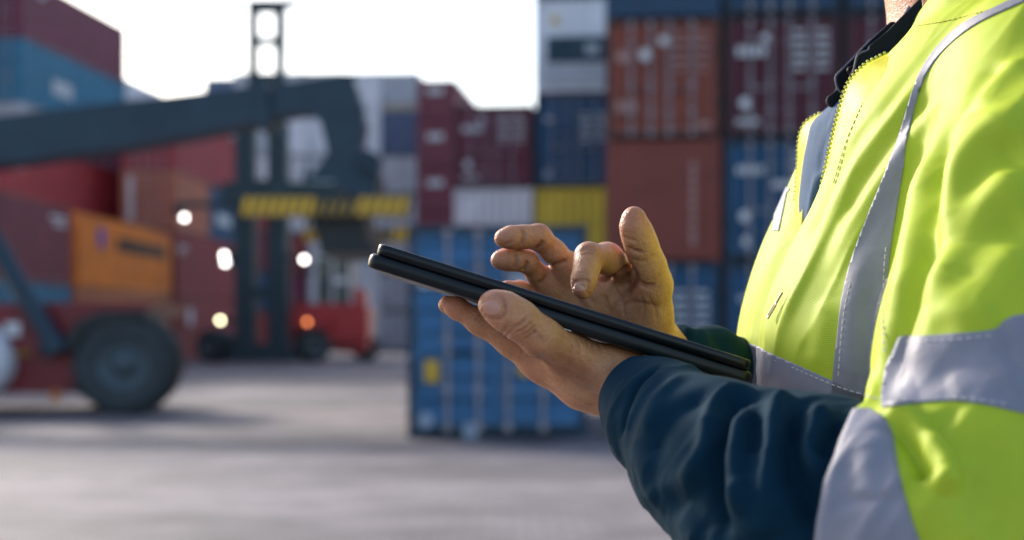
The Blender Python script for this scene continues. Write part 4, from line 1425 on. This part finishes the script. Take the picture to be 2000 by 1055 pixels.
# depth of the nearest surface along each vertex's line of sight, so that tape stays on what is seen
def nearest_gap(sel):
    g = np.full(len(jv), 9.0)
    for i in np.where(sel)[0]:
        d = Vector(jv[i].tolist()) - Vector((0, 0, EYE))
        L = d.length
        loc, nor, k, dist = jb.ray_cast(Vector((0, 0, EYE)), d / L)
        g[i] = L - dist if loc is not None else 0
    return g
def tape(poly, label, ymin=0.0, ymax=9.0, name='reflective_tape', round_=False):
    s = poly_sd(pxy, poly) * 0.00028
    box = (pxy > np.min(poly, 0) - 40).all(1) & (pxy < np.max(poly, 0) + 40).all(1) & facing & (jv[:, 1] > ymin) & (jv[:, 1] < ymax)
    if round_:
        box = (pxy > np.min(poly, 0) - 40).all(1) & (pxy < np.max(poly, 0) + 40).all(1) & (jv[:, 1] > ymin) & (jv[:, 1] < ymax)
    g = nearest_gap(box) if not round_ else np.zeros(len(jv))
    s = np.where(box & (g < 0.05), s, -0.004)
    v, t = clip(jv, jf, s)
    if not len(t): return
    # orientation follows the jacket
    vv, ff = shell(v, t, 0.0009, 0.001)
    o = link(name, list_mesh(name, vv, ff, TAPE), jacket_o)
    return o
left_e = dense([(2240, -150), (2120, -80), (2040, -40), (1976, 0), (1881, 47), (1829, 95), (1798, 142), (1779, 190), (1765, 237), (1751, 284), (1732, 332), (1703, 403), (1675, 474), (1656, 535), (1644, 590), (1637, 650), (1630, 712), (1624, 800)])
right_e = dense([(1735, 800), (1736, 706), (1731, 600), (1739, 500), (1753, 403), (1765, 332), (1770, 284), (1781, 237), (1793, 190), (1812, 142), (1848, 95), (1909, 47), (2000, 4), (2060, -25), (2140, -62), (2270, -130)])
tape(left_e + right_e, 'brace', 0.72, 0.98)
tape(dense([(1452, 668), (1480, 676), (1505, 690), (1560, 714), (1632, 746), (1690, 766), (1735, 778), (1760, 781)]) + dense([(1760, 900), (1600, 880), (1440, 850), (1430, 760)]), 'waist', 0.745, 1.3)
tape(dense([(1757, 656), (1800, 657), (1870, 652), (1940, 645), (1962, 628), (1990, 617), (2080, 608), (2400, 605)]) + dense([(2400, 832), (2080, 822), (2000, 808), (1930, 792), (1862, 784), (1790, 788), (1722, 797)]) + dense([(1721, 770), (1730, 720), (1745, 685)]), 'armband', 0.5, 0.795, round_=True)
tape(dense([(1700, 800), (1728, 818), (1742, 850), (1756, 925), (1776, 1000), (1804, 1080), (1840, 1200)]) + dense([(1560, 1200), (1560, 1000), (1590, 860), (1640, 800)]), 'cuff band', 0.5, 0.80)

tape([(1548, 370), (1538, 376), (1522, 452), (1510, 452), (1520, 360)], 'far brace', .985, 1.2)
# ---- seams: little stitches lying on the cloth
def stitches(lines, mat, parent, gap=0.0042, length=0.0026, r=0.00035, lift=0.0012, name='stitching'):
    b = MB()
    for pts in lines:
        line = on_surface(jb, pts, 10)
        acc = 0; last = None
        for a, c in zip(line[:-1], line[1:]):
            L = np.linalg.norm(c - a)
            if L > 0.03 or L < 1e-6: continue
            d = (c - a) / L
            s = -acc
            while s + gap < L:
                s += gap
                p = a + d * s
                to = (EYEP - p) / np.linalg.norm(EYEP - p)
                q0, q1 = p + to * lift, p + d * length + to * lift
                b.tube(q0, q1, r, n=5)
            acc = L - s
    if b.v:
        o = b.build(name, mat, parent)
        o['kind'] = 'stuff'
stitches([[(1470, 683), (1500, 698), (1560, 723), (1630, 753), (1690, 772), (1730, 783)],
          [(1664, 540), (1650, 600), (1643, 660), (1637, 735)], [(1731, 470), (1726, 540), (1724, 620), (1728, 690)],
          [(1762, 666), (1850, 664), (1930, 656)], [(1735, 786), (1800, 778), (1870, 776), (1960, 788)]], THREAD, jacket_o)
stitches([[(1772, 54), (1850, 40), (1920, 22), (1990, 4)], [(1690, 190), (1655, 270), (1630, 350)]], THREAD_Y, jacket_o)

# ---- open front: zipped edges
def ribbon(name, edge, inner, th, mat, parent, n=6):
    """flap between two lines in space"""
    a = smooth_line([tuple(P(*q)) for q in edge], n); c = smooth_line([tuple(P(*q)) for q in inner], n)
    m = min(len(a), len(c)); K = 8
    front = []; 
    for i in range(m):
        for k in range(K + 1):
            t = k / K
            p = a[i] * (1 - t) + c[i] * t
            p = p + np.array([0, -0.003, 0]) * math.sin(math.pi * t)
            front.append(p)
    front = np.array(front)
    fs = [(i * (K + 1) + k, i * (K + 1) + k + 1, (i + 1) * (K + 1) + k + 1, (i + 1) * (K + 1) + k) for i in range(m - 1) for k in range(K)]
    me = list_mesh(name, front, fs, mat)
    o = link(name, me, parent)
    md = o.modifiers.new('thick', 'SOLIDIFY'); md.thickness = th; md.offset = 0
    return o, a
near_edge = [(1737, 103, 0.906), (1712, 116, 0.905), (1690, 128, 0.904), (1660, 160, 0.903), (1643, 205, 0.902), (1631, 252, 0.901), (1620, 302, 0.900), (1609, 352, 0.899), (1603, 390, 0.898), (1586, 440, 0.897), (1574, 470, 0.896), (1564, 500, 0.895)]
near_in = [(1752, 112, .893), (1735, 150, .882), (1722, 180, .875), (1705, 215, .868), (1690, 250, .862), (1672, 300, .856), (1652, 345, .852), (1634, 385, .850), (1618, 425, .850), (1602, 460, .852), (1586, 500, .86), (1572, 535, .87)]
near_in = []
for x, y, Yd in near_edge:
    q = hit(jb, x + 52 - 20 * max(0, (y - 380) / 130), y + 24)[0]
    near_in.append((x + 52 - 20 * max(0, (y - 380) / 130), y + 24, q.y + .008 if q else .89))
fl, ea = ribbon('front_flap', near_edge, near_in, .0014, HIVIS_Y, jacket_o)
far_edge = [(1609, 221, .975), (1585, 233, .980), (1570, 248, .984), (1562, 275, .986), (1560, 320, .988), (1556, 370, .990), (1552, 410, .990), (1549, 450, .990), (1548, 490, .985), (1550, 520, .975), (1552, 545, .96)]
far_in = [(1611, 224, .962), (1600, 250, .958), (1592, 280, .956), (1586, 305, .955), (1580, 340, .955), (1574, 380, .953), (1570, 415, .950), (1567, 450, .946), (1565, 480, .942), (1562, 510, .936), (1558, 540, .93)]
fl2, eb = ribbon('front_flap', far_edge, far_in, .0022, HIVIS_Y, jacket_o)
def zip_teeth(line, parent, side):
    b = MB()
    pts = [np.array(q) for q in line]
    acc = 0.0; pitch = 0.0031
    for a, c in zip(pts[:-1], pts[1:]):
        L = np.linalg.norm(c - a); d = (c - a) / max(L, 1e-9); s = -acc
        while s + pitch < L:
            s += pitch
            p = Vector(a + d * s)
            out = Vector((-d[2] * -1, 0, d[0] * -1)); out = Vector((d[2], 0, -d[0]))
            if out.x > 0: out = -out
            b.lathe(p + out * -0.0006, out + Vector((0, -0.25, 0)), [(0, 0.0011), (0.0016, 0.0012), (0.0026, 0.0009), (0.0029, 0.0002)], n=7)
        acc = L - s
    o = b.build('zip', TEETH, parent)
    o['kind'] = 'stuff'
zip_teeth(ea[:46], jacket_o, -1)
zip_teeth(eb[:-6], jacket_o, -1)
# zip pull hanging on the front
b = MB()
h0 = hit(jb, 1537, 575); h1 = hit(jb, 1512, 622)
if h0[0] and h1[0]:
    a = h0[0] + h0[1] * .003; c = h1[0] + h1[1] * .004
    d = (c - a).normalized(); w = d.cross(h0[1]).normalized() * .0016
    b.tube(a, a + (c - a) * .45, .0008, n=8)
    for s in (-1, 1): b.tube(a + (c - a) * .45 + w * s, c + w * s, .0006, n=8)
    b.tube(c - w, c + w, .0006, n=8); b.tube(a + (c - a) * .45 - w, a + (c - a) * .45 + w, .0006, n=8)
    b.build('zip_pull', METAL, jacket_o)

# ---- shirt and dark collar in the opening
shirt = chain([C(1862, 560, .955, 280), C(1858, 440, .955, 268), C(1874, 335, .955, 268), C(1886, 235, .955, 256), C(1900, 165, .955, 235)], .03)
shirt = minus(shirt, half(P(1607, 220, .955), np.array(P(1616, 196, .955) - P(1560, 126, .955))), .004)
shirt = minus(shirt, chain([J(nx, .955, nz - .08, .066), J(nx, .955, nz + .2, .08)], .01), .004)
shv, shf = nets(shirt, .003)
shb = bvh_of(shv, shf)
shv = folds(shv, shf, shb, [([(1600, 330), (1588, 380), (1578, 440)], 2, 4), ([(1625, 250), (1606, 300), (1596, 350)], -1.5, 4), ([(1612, 340), (1598, 390), (1590, 430)], -1.8, 4), ([(1640, 215), (1622, 260), (1612, 310)], 1.5, 5)])
link('shirt', np_mesh('shirt', shv, shf, DENIM), person)
def leaf(name, poly, Y, th, mat, parent, dy=0.0, bev=.0016):
    """collar leaf: outline in the photo at depth Y (+dy per 100 px to the right), with thickness"""
    pts = dense(poly + [poly[0]], 4)[:-1]
    x0 = min(p[0] for p in pts)
    me = bpy.data.meshes.new(name)
    n = len(pts)
    fr = [P(x, y, Y + dy * (x - x0) / 100) for x, y in pts]
    bk = [p + Vector((0, th, 0)) for p in fr]
    me.from_pydata([tuple(p) for p in fr + bk], [], [tuple(range(n - 1, -1, -1)), tuple(range(n, 2 * n))] + [(i, (i + 1) % n, (i + 1) % n + n, i + n) for i in range(n)])
    me.materials.append(mat)
    me.update()
    o = link(name, me, parent)
    md = o.modifiers.new('round', 'BEVEL'); md.width = bev; md.segments = 3; md.limit_method = 'ANGLE'
    return o
cg = link('shirt_collar', MB().mesh('shirt_collar', COLLAR), person) if False else None
c1 = leaf('shirt_collar', [(1742, 40), (1700, 78), (1668, 112), (1640, 140), (1632, 152), (1636, 172), (1618, 188), (1616, 200), (1628, 208), (1648, 196), (1690, 170), (1760, 120), (1790, 60)], .926, .006, COLLAR, person, .002)
c2 = leaf('shirt_collar', [(1800, -6), (1762, 32), (1732, 62), (1700, 88), (1697, 98), (1676, 108), (1670, 130), (1660, 150), (1664, 172), (1690, 160), (1740, 140), (1800, 60)], .915, .005, COLLAR, person, -.008)
# pale piping along the collar edges
b = MB()
def pipe(pts, Y, r=.0007, dy=0):
    l = smooth_line([tuple(P(x, y, Y)) for x, y in pts], 5)
    for a, c in zip(l[:-1], l[1:]): b.tube(a, c, r, n=6, cap=False)
pipe([(1700, 78), (1668, 112), (1641, 139), (1632, 152), (1636, 172), (1648, 186)], .9245)
pipe([(1696, 98), (1676, 107), (1669, 130), (1667, 142)], .913)
b.build('collar_piping', simple('collar_edge', (0.12, 0.12, 0.17), 0.7, 0, 0.1, 50, 0), c2)
b = MB()
b.lathe(P(1664, 139, .9255), (0, -1, 0), [(0, .0035), (.001, .0035), (.0015, .0028), (.0008, .002), (.0008, .0002)], n=18)
b.build('press_stud', simple('stud', (0.06, 0.045, 0.04), 0.4, 0.6), c1)
b = MB()
l = smooth_line([tuple(P(x, y, .925)) for x, y in [(1790, -5), (1768, 32), (1748, 66), (1736, 98)]], 6)
for a, c in zip(l[:-1], l[1:]): b.tube(a, c, .0016, n=8, cap=False)
b.build('collar_lining', DENIM, jacket_o)

# ================================================================== tablet
TAB = simple('tablet_case', (0.004, 0.007, 0.009), 0.36, 0, 0.3, 90, 0.12, 0.0006)
TAB2 = simple('tablet_body', (0.004, 0.006, 0.008), 0.27, 0, 0.3, 60, 0.05, 0.0004)
for m_ in (TAB, TAB2): m_.node_tree.nodes['Principled BSDF'].inputs['Specular IOR Level'].default_value = 0.32
SCREEN = simple('tablet_screen', (0.01, 0.012, 0.015), 0.05, 0, 0.1, 5, 0)
UNDER = simple('tablet_back', (0.10, 0.10, 0.11), 0.5, 0, 0.25, 160, 0.3, 0.0008)
T0 = P(740, 474, .805); T1 = P(1471, 705, .808)          # near top edge, left and right end
U = (T1 - T0).normalized()
Wd = Vector((0, 1, -0.004)); Wd = (Wd - U * Wd.dot(U)).normalized()
Nn = U.cross(Wd).normalized()
if Nn.z < 0: Nn = -Nn
tl = (T1 - T0).length
def slab(o0, length, width, th, rc, mats, name, parent, re=None):
    """rounded plate: o0 = near left corner of its mid plane"""
    re = re or th / 2
    out = []
    for cx, cy, a0 in ((length - rc, width - rc, 0), (rc, width - rc, 90), (rc, rc, 180), (length - rc, rc, 270)):
        for k in range(9):
            a = R(a0 + 90 * k / 8); out.append((cx, cy, math.cos(a), math.sin(a)))
    vs = []; rings = 9
    for k in range(rings):
        t = R(-90 + 180 * k / (rings - 1))
        off = re * math.cos(t) - re; z = (th / 2 - re) * (1 if t > 0 else -1 if t < 0 else 0) + re * math.sin(t)
        for cx, cy, ux, uy in out:
            p = o0 + U * (cx + ux * (rc + off)) + Wd * (cy + uy * (rc + off)) + Nn * z
            vs.append(p)
    n = len(out)
    fs = [(k * n + i, k * n + (i + 1) % n, (k + 1) * n + (i + 1) % n, (k + 1) * n + i) for k in range(rings - 1) for i in range(n)]
    fs += [tuple(range(n - 1, -1, -1)), tuple(range((rings - 1) * n, rings * n))]
    me = list_mesh(name, vs, fs, mats)
    me.polygons[-1].use_smooth = False; me.polygons[-2].use_smooth = False
    if len(me.materials) > 1:
        me.polygons[-2].material_index = 1
    return link(name, me, parent)
tablet = tag(empty('tablet'), 'black tablet in a folded case held in the left hand', 'tablet')
wdt = .150
up = slab(T0 - Nn * .0032, tl, wdt, .0064, .006, [TAB2], 'tablet_body', tablet, .0017)
lo = slab(T0 - Nn * .0107 - U * .0032, tl + .0064, wdt + .002, .0086, .007, [TAB, UNDER], 'case', tablet, .0026)
b = MB()
def tp(u, w, n): return T0 + U * u + Wd * w + Nn * n
vs = [tp(.008, .008, .0003), tp(tl - .008, .008, .0003), tp(tl - .008, wdt - .008, .0003), tp(.008, wdt - .008, .0003)]
b.add(vs, [(0, 1, 2, 3)])
b.build('screen', SCREEN, up)
b = MB()   # charging slot trim and the folded stand under the case
b.tube(tp(.109, .0004, -.0150), tp(.119, .0004, -.0150), .0004, n=8)
b.build('slot', METAL, lo)
b = MB()
q = [tp(.175, .012, -.0165), tp(.222, .012, -.0165), tp(.212, .012, -.0225), tp(.200, .012, -.0235)]
b.add(q + [p + Wd * .09 for p in q], [(0, 1, 2, 3), (7, 6, 5, 4), (0, 4, 5, 1), (1, 5, 6, 2), (2, 6, 7, 3), (3, 7, 4, 0)])
b.build('folding_stand', TAB, lo)
